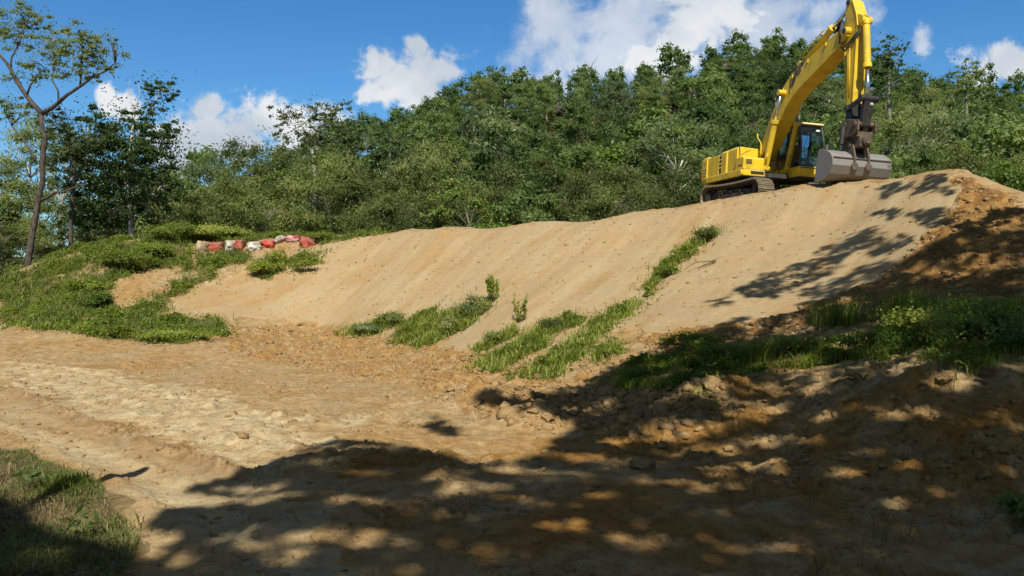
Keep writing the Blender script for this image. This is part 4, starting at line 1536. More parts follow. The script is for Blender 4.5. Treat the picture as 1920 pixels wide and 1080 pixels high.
def shrub(x, y, z, w, h, label, leaf_m, group, seed, leaf=.06, n=1500, droop=0.0, name='shrub', leafw=.5, bare=0.0, cat='shrub'):
    g = np.random.default_rng(seed)
    r = empty(name, (x, y, z), g.uniform(0, 6.28))
    tag(r, label, cat, group)
    st = MB()
    Ps, Ts = [], []
    nc = 9
    for i in range(nc):
        a = g.uniform(0, 2 * math.pi)
        k = math.sqrt(g.uniform(0, 1)) * .5
        c = np.array([math.cos(a) * k * w, math.sin(a) * k * w, h * (bare + (1 - bare) * g.uniform(.35, .85) * (1.1 - k))])
        st.tube(limb_path((c[0] * .15, c[1] * .15, -.12), c * np.array([1, 1, 1.05]), g, .05, 3), [.018 * h + .004, .014 * h + .003, .01 * h + .002, .004], 5)
        m = n // nc
        Ps.append(clump_pts(c, (w * .27, w * .27, h * .30 * (1 - bare)), m, g))
        Ts.append(np.full(m, np.clip(.5 + g.normal(0, .18), 0, 1)))
    P = np.vstack(Ps)
    k = P[:, 2] > .01
    V, Q, t = leaves(P[k], leaf, leaf * leafw, seed + 5, droop, tint=np.concatenate(Ts)[k], face=outward(P[k], (0, 0, h * .3)))
    link_mesh('foliage', np_mesh('foliage', V, Q, tint=t), leaf_m, r)
    st.build('stem', M['twig'], r, smooth=True)
    return r

# ================================================================ the place
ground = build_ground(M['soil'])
excavator = build_excavator()

# ---------------------------------------------------------------- feature trees, drawn limb by limb at their own distance
def feature_tree(name, y, trunks, clumps, leaf_m, bark, label, seed, leaf=.16, dens=260, droop=.5, group=None, leafw=.42, deep=1.0):
    g = np.random.default_rng(seed)
    b = at(*trunks[0][0][0][:2], y)
    bz = float(base_h(b.x, b.y)[0])
    o = empty(name, (b.x, b.y, bz))
    tag(o, label, 'tree', group)
    wd = MB()
    tips = []
    for pts, r0, r1 in trunks:
        W = []
        for q in pts:
            p = at(q[0], q[1], y + (q[2] if len(q) > 2 else 0)) - Vector((b.x, b.y, bz))
            W.append(p)
        if pts is trunks[0][0]:
            W[0].z = -.4
        n = len(W)
        fine = []
        for i in range(n - 1):
            for t in (0, .5):
                fine.append(W[i].lerp(W[i + 1], t) + (Vector(g.normal(0, .05, 3)) if t else Vector((0, 0, 0))))
        fine.append(W[-1])
        wd.tube(fine, [r0 + (r1 - r0) * i / (len(fine) - 1) for i in range(len(fine))], 8)
        tips += [np.array(q) for q in fine[len(fine) // 3:]]
    Ps, Ts, Ns = [], [], []
    tips = np.array(tips)
    for (u, v, dy, ru, rv) in clumps:
        c = np.array(at(u, v, y + dy) - Vector((b.x, b.y, bz)))
        k = y / F
        r = np.array([ru * k, (ru + rv) / 2 * k * deep, rv * k])
        m = max(60, int(3.2 * dens * r[0] * r[2] * (1 + r[1]) * 2.2))
        sub = 4 + int(ru / 5)
        m = int(m * 1.9)
        for i in range(sub):
            off = g.normal(size=3) * r * .75
            rr = r * g.uniform(.22, .50) * np.array([1.15, 1.15, .8])
            k3 = int(.80 * m / sub)
            Ps.append(clump_pts(c + off, rr, k3, g))
            Ns.append(outward(Ps[-1], c + off))
            Ts.append(np.full(k3, np.clip(.5 + g.normal(0, .18), 0, 1)))
        k3 = int(.20 * m)
        Ps.append(c + g.normal(size=(k3, 3)) * r * .9)
        Ns.append(outward(Ps[-1], c))
        Ts.append(np.full(k3, .55))
        j = np.argmin(np.linalg.norm(tips - c, axis=1))
        for i in range(5):
            e = c + g.normal(size=3) * r * .6
            wd.tube(limb_path(tips[j], e, g, .05, 4), [.030, .024, .017, .010, .005], 5)
    P = np.vstack(Ps)
    V, Q, t = leaves(P, leaf, leaf * leafw, seed + 1, droop, tint=np.concatenate(Ts), face=np.vstack(Ns))
    wd.build('trunk', bark, o, smooth=True)
    link_mesh('crown', np_mesh('crown', V, Q, tint=t), leaf_m, o)
    return o


feature_tree('gum_tree', 36.2,
             [([(50, 488), (62, 430), (72, 370), (79, 310), (84, 255), (78, 213)], .145, .10),
              ([(78, 213), (50, 180, .3), (20, 130, .6), (0, 104, .9), (-30, 60, 1.2)], .12, .04),
              ([(78, 213), (110, 192, -.3), (150, 162, -.6), (200, 132, -.9), (216, 118, -1)], .11, .02),
              ([(50, 180, .3), (66, 150, .2), (72, 118, .1)], .05, .02), ([(20, 130, .6), (34, 85, .9), (46, 45, 1.2)], .05, .02),
              ([(110, 192, -.3), (98, 150, -.1), (104, 108, .2)], .05, .015), ([(150, 162, -.6), (152, 115, -.8), (163, 75, -1)], .05, .015),
              ([(66, 300), (45, 262, .4), (22, 236, .8), (8, 210, 1)], .05, .012),
              ([(75, 377), (105, 360, -.4), (135, 353, -.8), (164, 345, -1)], .075, .025)],
             [(48, 30, 1.2, 26, 16), (66, 42, .9, 14, 12), (12, 58, .9, 24, 20), (38, 76, .8, 22, 13), (-20, 40, 1.2, 30, 26), (56, 122, .2, 22, 14), (28, 148, .5, 16, 10), (70, 145, 0, 16, 10),
              (98, 98, .2, 24, 18), (92, 75, .2, 18, 14), (130, 82, -.4, 26, 16), (165, 78, -.9, 26, 18), (188, 98, -.9, 22, 20), (150, 122, -.7, 26, 16), (118, 128, -.2, 20, 14), (198, 122, -.9, 16, 10), (172, 145, -.6, 18, 10),
              (20, 218, .9, 18, 14), (44, 205, .4, 16, 12), (16, 190, 1, 16, 12), (210, 78, -1, 8, 12)],
             M['leaf_gum'], M['bark_dark'], 'tall forked gum tree leaning over the green slope at the far left edge', 101, leaf=.14, dens=190, droop=.9)
feature_tree('leafy_tree', 42.0,
             [([(248, 440), (246, 400), (241, 352), (236, 312), (246, 268), (251, 214)], .19, .05),
              ([(246, 268), (262, 245, .3), (283, 215, .5), (300, 170, .6)], .07, .02), ([(236, 312), (268, 300, -.4), (300, 285, -.6)], .07, .02),
              ([(241, 352), (205, 315, .4), (180, 270, .7)], .07, .02), ([(246, 400), (275, 382, -.4), (300, 350, -.6)], .06, .02),
              ([(251, 214), (246, 190), (240, 168), (244, 152)], .035, .008), ([(251, 214), (262, 180), (258, 155)], .03, .008)],
             [(300, 165, .6, 24, 17), (310, 178, .5, 15, 10), (286, 200, .5, 16, 16), (272, 215, .4, 14, 12), (212, 240, .5, 38, 28), (178, 252, .7, 28, 24), (158, 285, .7, 24, 26), (205, 285, .3, 40, 32),
              (248, 275, -.2, 30, 24), (272, 262, -.2, 24, 22), (318, 245, -.5, 20, 14), (310, 272, -.6, 26, 24), (288, 302, -.5, 30, 24), (172, 332, .6, 30, 34), (220, 335, .2, 40, 36), (268, 340, -.4, 34, 34),
              (302, 330, -.6, 24, 24), (160, 382, .6, 28, 30), (210, 395, .3, 36, 30), (278, 385, -.4, 32, 28), (322, 300, -.4, 14, 20), (310, 362, -.4, 18, 20), (180, 415, .4, 26, 16), (285, 418, -.3, 24, 14)],
             M['leaf_dark'], M['bark_pale'], 'dark glossy leafy tree with a pale trunk standing behind the green left slope', 103, leaf=.16, dens=115, droop=.4, leafw=.65)
feature_tree('gum_tree', 41.0, [([(128, 442), (134, 392), (139, 335), (130, 282), (122, 235)], .13, .04), ([(139, 335), (160, 300, .3), (170, 262, .5)], .05, .012), ([(130, 282), (112, 255), (104, 222)], .045, .012)],
             [(122, 232, 0, 24, 20), (104, 218, 0, 18, 16), (140, 262, .3, 24, 20), (172, 258, .4, 20, 16), (112, 270, -.2, 22, 18), (150, 300, .3, 24, 20), (108, 310, 0, 24, 22), (140, 335, .2, 24, 20), (95, 245, .3, 18, 16)],
             M['leaf_gum'], M['bark_dark'], 'slender dark trunked gum tree between the leaning tree and the dark leafy tree', 105, leaf=.15, dens=100, droop=.6)
feature_tree('gum_tree', 56.0, [([(592, 425), (590, 340), (585, 282), (566, 235), (545, 208)], .20, .03), ([(585, 282), (602, 240, .4), (622, 205, .6), (640, 196, .6)], .09, .02), ([(566, 235), (586, 215), (598, 205)], .05, .015)],
             [(545, 212, 0, 22, 14), (532, 222, 0, 16, 10), (588, 206, .2, 22, 14), (604, 218, .3, 18, 12), (632, 196, .5, 18, 9), (618, 208, .5, 14, 9), (600, 240, .3, 30, 22), (578, 248, 0, 20, 18), (620, 232, .4, 16, 14), (530, 250, -.2, 20, 14), (598, 270, .3, 30, 20)],
             M['leaf_scrub'], M['bark_pale'], 'airy pale green gum tree whose crown opens against the sky left of the hill', 107, leaf=.22, dens=40, droop=.5)
feature_tree('gum_tree', 70.0, [([(655, 360), (654, 300), (652, 262), (648, 228)], .2, .04), ([(652, 262), (664, 245), (668, 232)], .06, .015)],
             [(650, 226, 0, 16, 13), (640, 242, 0, 13, 12), (664, 240, 0, 14, 14), (652, 256, 0, 22, 14), (648, 275, 0, 20, 14)],
             M['leaf_dark'], M['bark_dark'], 'small dark gum tree alone on the skyline just left of the hill', 109, leaf=.34, dens=20, droop=.3)
feature_tree('gum_tree', 60.0, [([(1668, 300), (1668, 220), (1666, 160), (1668, 110)], .2, .04), ([(1666, 160), (1652, 132), (1650, 110)], .07, .02), ([(1668, 130), (1684, 108), (1688, 92)], .06, .015)],
             [(1664, 86, 0, 20, 13), (1682, 92, 0, 14, 10), (1650, 108, 0, 20, 16), (1672, 118, 0, 24, 16), (1658, 140, 0, 26, 18), (1680, 150, 0, 16, 12), (1664, 172, 0, 26, 18)],
             M['leaf_hill'], M['bark_grey'], 'tall leafy tree rising above the skyline just right of the excavator arm', 111, leaf=.30, dens=24, droop=.3)
feature_tree('gum_tree', 92.0, [([(1810, 230), (1812, 190), (1812, 160), (1810, 130)], .2, .05), ([(1812, 170), (1826, 145), (1832, 132)], .08, .02), ([(1812, 180), (1798, 160), (1792, 146)], .07, .02)],
             [(1810, 126, 0, 14, 9), (1828, 132, 0, 14, 8), (1794, 146, 0, 16, 9), (1812, 150, 0, 18, 10), (1826, 158, 0, 18, 9), (1800, 166, 0, 22, 10), (1836, 166, 0, 10, 6)],
             M['leaf_hill'], M['bark_grey'], 'open crowned tree standing above the hill forest beside the right hand cloud', 113, leaf=.42, dens=12, droop=.3)

# dead bare tree on the hill
def dead_tree(u, v0, v1, y, seed, label):
    g = np.random.default_rng(seed)
    b = at(u, v0, y)
    z = float(base_h(b.x, b.y)[0])
    top = at(u + 4, v1, y)
    mb = MB()
    P = limb_path((0, 0, -.3), (top.x - b.x, 0, top.z - z), g, .0, 8)
    mb.tube(P, [.20 - .02 * i for i in range(9)], 6)
    for i in range(9):
        j = int(g.integers(3, 8))
        a = g.uniform(0, 6.28)
        l = g.uniform(1.2, 3.2)
        mb.tube(limb_path(P[j], np.array(P[j]) + np.array([math.cos(a) * l * .6, math.sin(a) * l * .6, l]), g, -.06, 4), [.08, .06, .05, .035, .02], 5)
    o = mb.build('dead_tree', M['bark_dead'], None, smooth=True)
    o.location = (b.x, b.y, z)
    tag(o, label, 'tree')


dead_tree(1103, 200, 116, 150, 5, 'bare dead tree on the hill skyline with no leaves left')
dead_tree(165, 330, 235, 50, 8, 'thin bare grey tree among the leaves behind the left slope')

# ---------------------------------------------------------------- the forest: prototypes, then one copy per tree
PR = {}
for i in range(5):
    PR['scrub', i] = make_proto('scrub', M['bark_dark'] if i % 2 else M['bark_grey'], M['leaf_scrub'], 200 + i, 8.0, 6.6, .14, 34, 11500, .20, .85, stems=3 + i % 2, droop=.9, lean=.10, leafw=.34, trunk_r=.11, open_=.62)
for i in range(3):
    PR['gum', i] = make_proto('gum', M['bark_pale'] if i == 1 else M['bark_grey'], M['leaf_gum'], 220 + i, 11.0, 6.4, .30, 30, 9500, .24, .95, stems=1 + (i == 2), droop=.7, open_=.7, leafw=.36, lean=.09)
for i in range(3):
    PR['dense', i] = make_proto('dense', M['bark_dark'], M['leaf_dark'], 240 + i, 9.0, 6.4, .12, 36, 8500, .27, .9, stems=2, droop=.4, leafw=.6)
for i in range(2):
    PR['bright', i] = make_proto('bright', M['bark_grey'], M['leaf_bright'], 260 + i, 8.0, 5.6, .14, 28, 8500, .24, .85, stems=2, droop=.5, leafw=.55)
for i in range(6):
    PR['hill', i] = make_proto('hill', M['bark_pale'] if i % 3 == 2 else M['bark_dark'], M['leaf_hill'], 280 + i, 9.0, 5.0 - .4 * (i % 3), .08 + .06 * (i % 3), 18 + 2 * i, 3600, .34, .78, stems=1 + i % 2, droop=.3, leafw=.5, open_=.35 if i % 2 else 0)
for i in range(2):
    PR['pale', i] = make_proto('pale', M['bark_pale'], M['leaf_gum'], 300 + i, 9.0, 5.4, .2, 20, 3600, .34, .85, stems=1, droop=.5, leafw=.42, open_=.4)

FRONT = [  # direction, top of the crown, distance, kind, width factor, label
    (18, 300, 46, 'gum', 1.0, 'hazy gum tree at the left frame edge behind the leaning gum'),
    (-40, 330, 46, 'dense', 1.0, 'dark tree cut by the left frame edge'),
    (-90, 380, 42, 'scrub', 1.0, 'scrub tree mostly outside the left frame edge'),
    (30, 410, 41, 'scrub', .9, 'low olive bush tree between the leaning gum and the left frame edge'),
    (5, 395, 40, 'scrub', .9, 'low bushy tree at the foot of the left slope beside the frame edge'),
    (95, 330, 45, 'scrub', .9, 'bushy tree directly behind the trunk of the leaning gum'),
    (60, 215, 54, 'gum', 1.0, 'thin crowned gum tree far behind the leaning gum'),
    (165, 370, 44, 'scrub', .8, 'olive scrub tree left of the dark leafy tree'),
    (345, 318, 50, 'scrub', .85, 'small scrub tree just right of the dark leafy tree'),
    (392, 286, 57, 'gum', .95, 'pale gum tree in front of the low white cloud bank'),
    (437, 318, 47, 'scrub', 1.0, 'scrub tree behind the left end of the red and white bags'),
    (468, 262, 60, 'gum', 1.0, 'tall thin gum tree under the right end of the low cloud bank'),
    (500, 330, 46, 'scrub', 1.0, 'scrub tree behind the middle of the red and white bags'),
    (545, 262, 51, 'scrub', 1.15, 'large rounded bushy tree left of centre under the airy gum'),
    (610, 285, 48, 'scrub', 1.05, 'dark stemmed bushy tree behind the red bags at the berm end'),
    (660, 318, 46, 'scrub', 1.0, 'low olive bush tree behind the grassy end of the berm'),
    (705, 305, 48, 'scrub', 1.0, 'many stemmed scrub tree above the left end of the sand crest'),
    (735, 240, 62, 'pale', 1.1, 'broad dome shaped olive tree in front of the hill foot'),
    (775, 330, 46, 'scrub', .9, 'small scrub tree with brown stems at the crest left of the bright tree'),
    (815, 262, 58, 'scrub', 1.0, 'grey green bushy tree rising behind the bright green tree'),
    (868, 335, 45, 'bright', .9, 'bright lime green leafy tree low behind the middle of the sand crest'),
    (852, 262, 74, 'bright', .8, 'small yellow green tree half way up the hill foot'),
    (915, 300, 48, 'scrub', 1.0, 'scrub tree right of the lime green leafy tree'),
    (955, 205, 68, 'pale', 1.0, 'tall grey green weeping tree at the centre of the hill foot'),
    (985, 330, 46, 'dense', .9, 'dark low tree at the crest right of the lime green tree'),
    (1030, 290, 50, 'scrub', 1.0, 'olive scrub tree in the middle behind the sand crest'),
    (1075, 255, 54, 'dense', 1.0, 'dark leafy tree behind the middle of the long sand crest'),
    (1125, 285, 48, 'scrub', 1.0, 'bushy tree left of the tall bright crowned tree'),
    (1175, 310, 45, 'scrub', .9, 'low bushy tree touching the sand crest left of the excavator'),
    (1210, 205, 56, 'bright', 1.15, 'tall bright crowned tree left of the excavator'),
    (1262, 215, 52, 'gum', 1.1, 'gum tree with pale bent limbs left of the excavator body'),
    (1300, 300, 44, 'scrub', .9, 'bush tree just left of the excavator counterweight'),
    (1345, 195, 60, 'dense', 1.1, 'dark tree behind the excavator counterweight'),
    (1400, 225, 52, 'dense', 1.0, 'dark tree behind the excavator boom foot'),
    (1455, 235, 56, 'scrub', 1.0, 'tree behind the lower bend of the excavator boom'),
    (1530, 220, 54, 'dense', 1.0, 'dark tree behind the excavator cab'),
    (1575, 262, 46, 'bright', .8, 'bright leafy tree between the excavator cab and its arm'),
    (1620, 215, 52, 'dense', 1.0, 'dark tree behind the excavator hitch'),
    (1695, 225, 44, 'scrub', 1.1, 'olive tree with dark leaning limbs right of the bucket'),
    (1745, 190, 58, 'gum', 1.0, 'grey green tree rising between the arm and the right cloud'),
    (1790, 265, 38, 'scrub', 1.0, 'bushy tree behind the highest point of the berm'),
    (1835, 215, 50, 'dense', 1.0, 'dark round tree below the open crowned skyline tree'),
    (1880, 250, 38, 'scrub', 1.0, 'leafy tree behind the brown dirt at the right edge'),
    (1925, 205, 44, 'dense', 1.0, 'dark tree cut by the right edge of the frame'),
    (1850, 300, 30, 'bright', .75, 'low bright bush tree behind the brown dirt crest'),
    (1915, 310, 27, 'bright', .75, 'yellow green bush tree at the right edge above the dirt'),
    (1740, 285, 36, 'dense', .8, 'small dark tree low behind the berm right of the bucket'),
]
cnt = {}
for i, (u, v, y, kind, wide, lab) in enumerate(FRONT):
    p = at(u, v, y)
    z = float(base_h(p.x, p.y)[0])
    n = len([1 for k in PR if k[0] == kind])
    cnt[kind] = cnt.get(kind, -1) + 1
    pr = PR[kind, cnt[kind] % n]
    H = max(3.0, (p.z - z) * 1.0)
    plant_tree(pr, p.x, p.y, z, H, rng.uniform(0, 6.28), lab, 'trees behind the berm', wide=wide * max(1.0, min(1.6, 8.0 / H)))

g = np.random.default_rng(77)
KINDS = {'hill': 'mid green leafy tree packed among many others on the forested hill', 'pale': 'pale grey green tree among the darker trees of the forested hill',
         'dense': 'dark glossy tree among the paler trees of the forested hill', 'bright': 'yellow green tree among the darker trees of the forested hill', 'scrub': 'olive bushy tree among the taller trees of the forested hill'}
spots = []
y = 58.0
k = 0
while y < 176:
    st = 4.3 + .012 * y
    x = -.52 * y + (k % 2) * st / 2
    while x < .70 * y:
        xx, yy = x + g.normal(0, .9), y + g.normal(0, 1.4)
        x += st
        u = 960 + F * xx / yy
        if (u < 430 and y > 90) or (u < 520 and y > 140) or g.uniform() < .06:
            continue
        spots.append((yy, xx))
    y += 4.6 + .012 * y
    k += 1
spots.sort()
for i in range(2):
    PR['far', i] = make_proto('far', M['bark_dark'], M['leaf_hill'], 320 + i, 8.5, 5.0, .02, 20, 1700, .52, .95, droop=.3, leafw=.5)
far = []
n_hill = 0
for q, (yy, xx) in enumerate(spots):
    r = g.uniform()
    kind = 'hill' if r < .60 else 'pale' if r < .78 else 'dense' if r < .90 else 'bright' if r < .95 else 'scrub'
    H = 5.5 + 4.5 * g.uniform() ** 1.3 + (2.0 if g.uniform() < .1 else 0)
    z = float(base_h(xx, yy)[0])
    rz = g.uniform(0, 6.28)
    if q < 265:
        n = len([1 for w in PR if w[0] == kind])
        plant_tree(PR[kind, int(g.integers(0, n))], xx, yy, z - .2, H, rz, KINDS[kind], 'trees of the forested hill, ' + kind + ' kind', wide=g.uniform(.8, 1.15))
        n_hill += 1
    else:
        V, Q, t = PR['far', q % 2]['arr']
        s = H / 8.5
        w = s * g.uniform(.85, 1.15)
        c, d = math.cos(rz), math.sin(rz)
        far.append((np.c_[(V[:, 0] * c - V[:, 1] * d) * w + xx, (V[:, 0] * d + V[:, 1] * c) * w + yy, V[:, 2] * s + z - .2], Q, np.clip(t * .7 + g.uniform(-.15, .45), 0, 1)))
V, Q, t = join(far)
stuff_mesh('hill_forest', V, Q, t, M['leaf_hill'], 'far forest covering the upper hill up to the skyline', 'forest')
print('far trees', len(far))
print('hill trees', n_hill)

# undergrowth between the trunks behind the berm: one mass nobody could count
Vq = []
for k in range(26):
    u = -60 + 2060 * k / 25
    for y, s in ((41 if u < 1500 else 33, 1), (47, 1.3)):
        p = at(u, VH, y + g.normal(0, 1))
        z = float(base_h(p.x, p.y)[0])
        n = 900
        P = clump_pts((p.x, p.y, z + .25), (2.2 * s, 1.2, 1.15 * s * g.uniform(.7, 1.2)), n, g)
        Vq.append(leaves(P, .17, .09, int(1000 * k + y), .2, tint=np.full(n, g.uniform(.25, .75))))
V, Q, t = join(Vq)
stuff_mesh('undergrowth', V, Q, t, M['leaf_scrub'], 'tangled undergrowth filling the gaps between trunks behind the berm', 'undergrowth')

# dark rocks showing between the hill trees
def rock(name, x, y, z, s, seed, mat, label, cat, group=None, squash=.7, rough=.35):
    import bmesh
    gg = np.random.default_rng(seed)
    b = bmesh.new()
    bmesh.ops.create_icosphere(b, subdivisions=3, radius=1.0)
    me = bpy.data.meshes.new(name)
    b.to_mesh(me)
    b.free()
    co = np.empty(len(me.vertices) * 3, np.float32)
    me.vertices.foreach_get('co', co)
    co = co.reshape(-1, 3).astype(float)
    o1, o2 = gg.uniform(0, 50, 2)
    for _ in range(11):                                       # knock flat faces off it
        nrm = gg.normal(size=3)
        nrm /= np.linalg.norm(nrm)
        d = co @ nrm
        k = gg.uniform(.42, .8)
        co = co - np.outer(np.clip(d - k, 0, None), nrm) * .95
    r = 1 + rough * (fbm(co[:, 0] * 1.3 + o1, co[:, 1] * 1.3 + co[:, 2] * .9 + o2, 3, 4, .55))
    co = co * r[:, None] * np.array([gg.uniform(.8, 1.25), gg.uniform(.8, 1.2), squash])
    me.vertices.foreach_set('co', co.astype(np.float32).ravel())
    me.update()
    o = link_mesh(name, me, mat)
    o.location = (x, y, z)
    o.scale = (s, s, s)
    o.rotation_euler = (0, 0, gg.uniform(0, 6.28))
    tag(o, label, cat, group)
    return o


for i, (u, v, y, s, lab) in enumerate([(1062, 205, 135, 3.2, 'dark rock outcrop between the trees high on the hill above the centre'), (1030, 192, 140, 2.4, 'smaller dark rock beside the outcrop high on the hill'),
                                       (1272, 182, 140, 2.6, 'grey rock outcrop below the skyline left of the excavator boom'), (1365, 122, 158, 2.2, 'grey rock ledge near the hilltop above the excavator body')]):
    p = at(u, v, y)
    rock('rock_outcrop', p.x, p.y, p.z - .3, s, 500 + i, M['rock'], lab, 'rock', 'rocks on the hill')

# ---------------------------------------------------------------- ground cover
gc = np.random.default_rng(31)
parts = []
for i, poly in enumerate(P_GREEN):
    P, tint, h = bumpy_points(poly, 1000, gc, .30, 1.0, i, .6)
    for q in P_BARE:
        k = ~pip(P[:, 0], P[:, 1], q)
        P, tint = P[k], tint[k]
    parts.append(leaves(P, .095, .056, 400 + i, -.2, tint=tint, face=np.tile([0, -.35, .9], (len(P), 1)), bias=.8))
V, Q, t = join(parts)
stuff_mesh('ground_cover', V, Q, t, M['cover'], 'green creeping weeds covering the left end of the berm', 'ground cover')
parts = []
for i, poly in enumerate(P_GREEN):
    P, tint, h = bumpy_points(poly, 260, gc, .1, 1.3, 20 + i, .4)
    P[:, 2] = base_h(P[:, 0], P[:, 1])
    parts.append(blades(P, .30, 430 + i, .6, .010, tint))
V, Q, t = join(parts)
stuff_mesh('slope_grass', V, Q, t, M['grass'], 'pale grass stalks standing among the creeping weeds on the left slope', 'grass')
parts, parts2 = [], []
for i, poly in enumerate(P_STRIP):
    P, tint, h = bumpy_points(poly, 1500, gc, .22, 1.4, 40 + i, .4, .3)
    parts.append(leaves(P, .075, .035, 450 + i, -.3, tint=tint))
    P, tint, h = bumpy_points(poly, 650, gc, .1, 1.3, 60 + i, .4, .3)
    P[:, 2] = base_h(P[:, 0], P[:, 1])
    parts2.append(blades(P, .24, 470 + i, .7, .009, tint))
V, Q, t = join(parts)
stuff_mesh('weed_strips', V, Q, t, M['cover'], 'strips of green weeds running down the sandy berm face', 'weeds')
V, Q, t = join(parts2)
stuff_mesh('grass_strips', V, Q, t, M['lush_grass'], 'strips of bright green grass growing down the sandy berm face', 'grass')
a, b2 = [], []
for i, poly in enumerate(P_BANKVEGS):
    P, tint, h = bumpy_points(poly, 2600, gc, .26, 1.1, 80, 1.3)
    a.append(leaves(P, .065, .030, 490 + i, -.3, tint=tint, face=np.tile([0, -.3, .9], (len(P), 1)), bias=.6))
    P, tint, h = bumpy_points(poly, 1500, gc, .1, 1.1, 80, 1.3)
    P[:, 2] = base_h(P[:, 0], P[:, 1])
    b2.append(blades(P, .22, 493 + i, .9, .006, tint))
V, Q, t = join(a)
stuff_mesh('bank_weeds', V, Q, t, M['cover'], 'shaded green weeds along the top of the right bank', 'weeds')
V, Q, t = join(b2)
stuff_mesh('bank_grass', V, Q, t, M['lush_grass'], 'lush grass along the top of the shaded right bank', 'grass')
# bottom left verge
n = int(poly_area(P_NEARGRASS) * 5200)
q = poly_points(P_NEARGRASS, n, gc)
m = fbm(q[:, 0] * 1.3, q[:, 1] * 1.3, 93, 4)
k = m > -.35 + .25 * gc.uniform(-.6, .6, n)
q, m = q[k], m[k]
V, Q, t = blades(np.c_[q, surf_z(q[:, 0], q[:, 1]) - .01], np.clip(.075 + .08 * m, .03, .16), 495, .9, .0032, np.clip(.45 + .45 * fbm(q[:, 0] * 2, q[:, 1] * 2, 97, 3), 0, 1))
stuff_mesh('verge_grass', V, Q, t, M['grass'], 'short green grass verge in the bottom left corner', 'grass')
n = int(poly_area(P_NEARGRASS) * 900)
q = poly_points(P_NEARGRASS, n, gc)
V, Q, t = blades(np.c_[q, surf_z(q[:, 0], q[:, 1]) - .01], .13, 496, 1.6, .003)
stuff_mesh('dry_grass', V, Q, t, M['straw'], 'dry straw coloured grass lying in the bottom left verge', 'grass')


# ---------------------------------------------------------------- plants one can count
def tussock(u, v, h, n, spread, label, mat, seed, group=None, cat='grass tuft', w=.004, lean=.6):
    p = hit(u, v)
    gg = np.random.default_rng(seed)
    P = np.c_[gg.normal(0, spread, n), gg.normal(0, spread, n), np.full(n, -.02)]
    V, Q, t = blades(P, h, seed, lean, w)
    o = link_mesh('grass_tuft', np_mesh('grass_tuft', V, Q, tint=t), mat)
    o.location = (p[0], p[1], float(surf_z(p[0], p[1])[0]))
    tag(o, label, cat, group)
    return o


tussock(118, 930, .19, 420, .11, 'dark green grass tuft with long seed stalks on the bottom left verge', M['lush_grass'], 601)
tussock(200, 995, .12, 260, .14, 'bright green grass tuft at the edge of the bottom left verge', M['grass'], 602)
tussock(60, 905, .12, 200, .2, 'pale grass tuft on the upper part of the bottom left verge', M['straw'], 603)
tussock(1685, 1010, .26, 45, .16, 'thin tuft of dry stalks at the foot of the shaded right bank', M['straw'], 604, lean=.35)
tussock(1575, 610, .5, 380, .22, 'tall grass clump on the bank top in front of the brown dirt', M['lush_grass'], 605, w=.007)
tussock(1700, 600, .55, 420, .25, 'tall grass clump beside the big shaded bush on the right bank', M['lush_grass'], 606, w=.007)
tussock(1420, 690, .45, 240, .2, 'grass clump among dirt lumps on the shaded bank edge', M['lush_grass'], 607, w=.006)

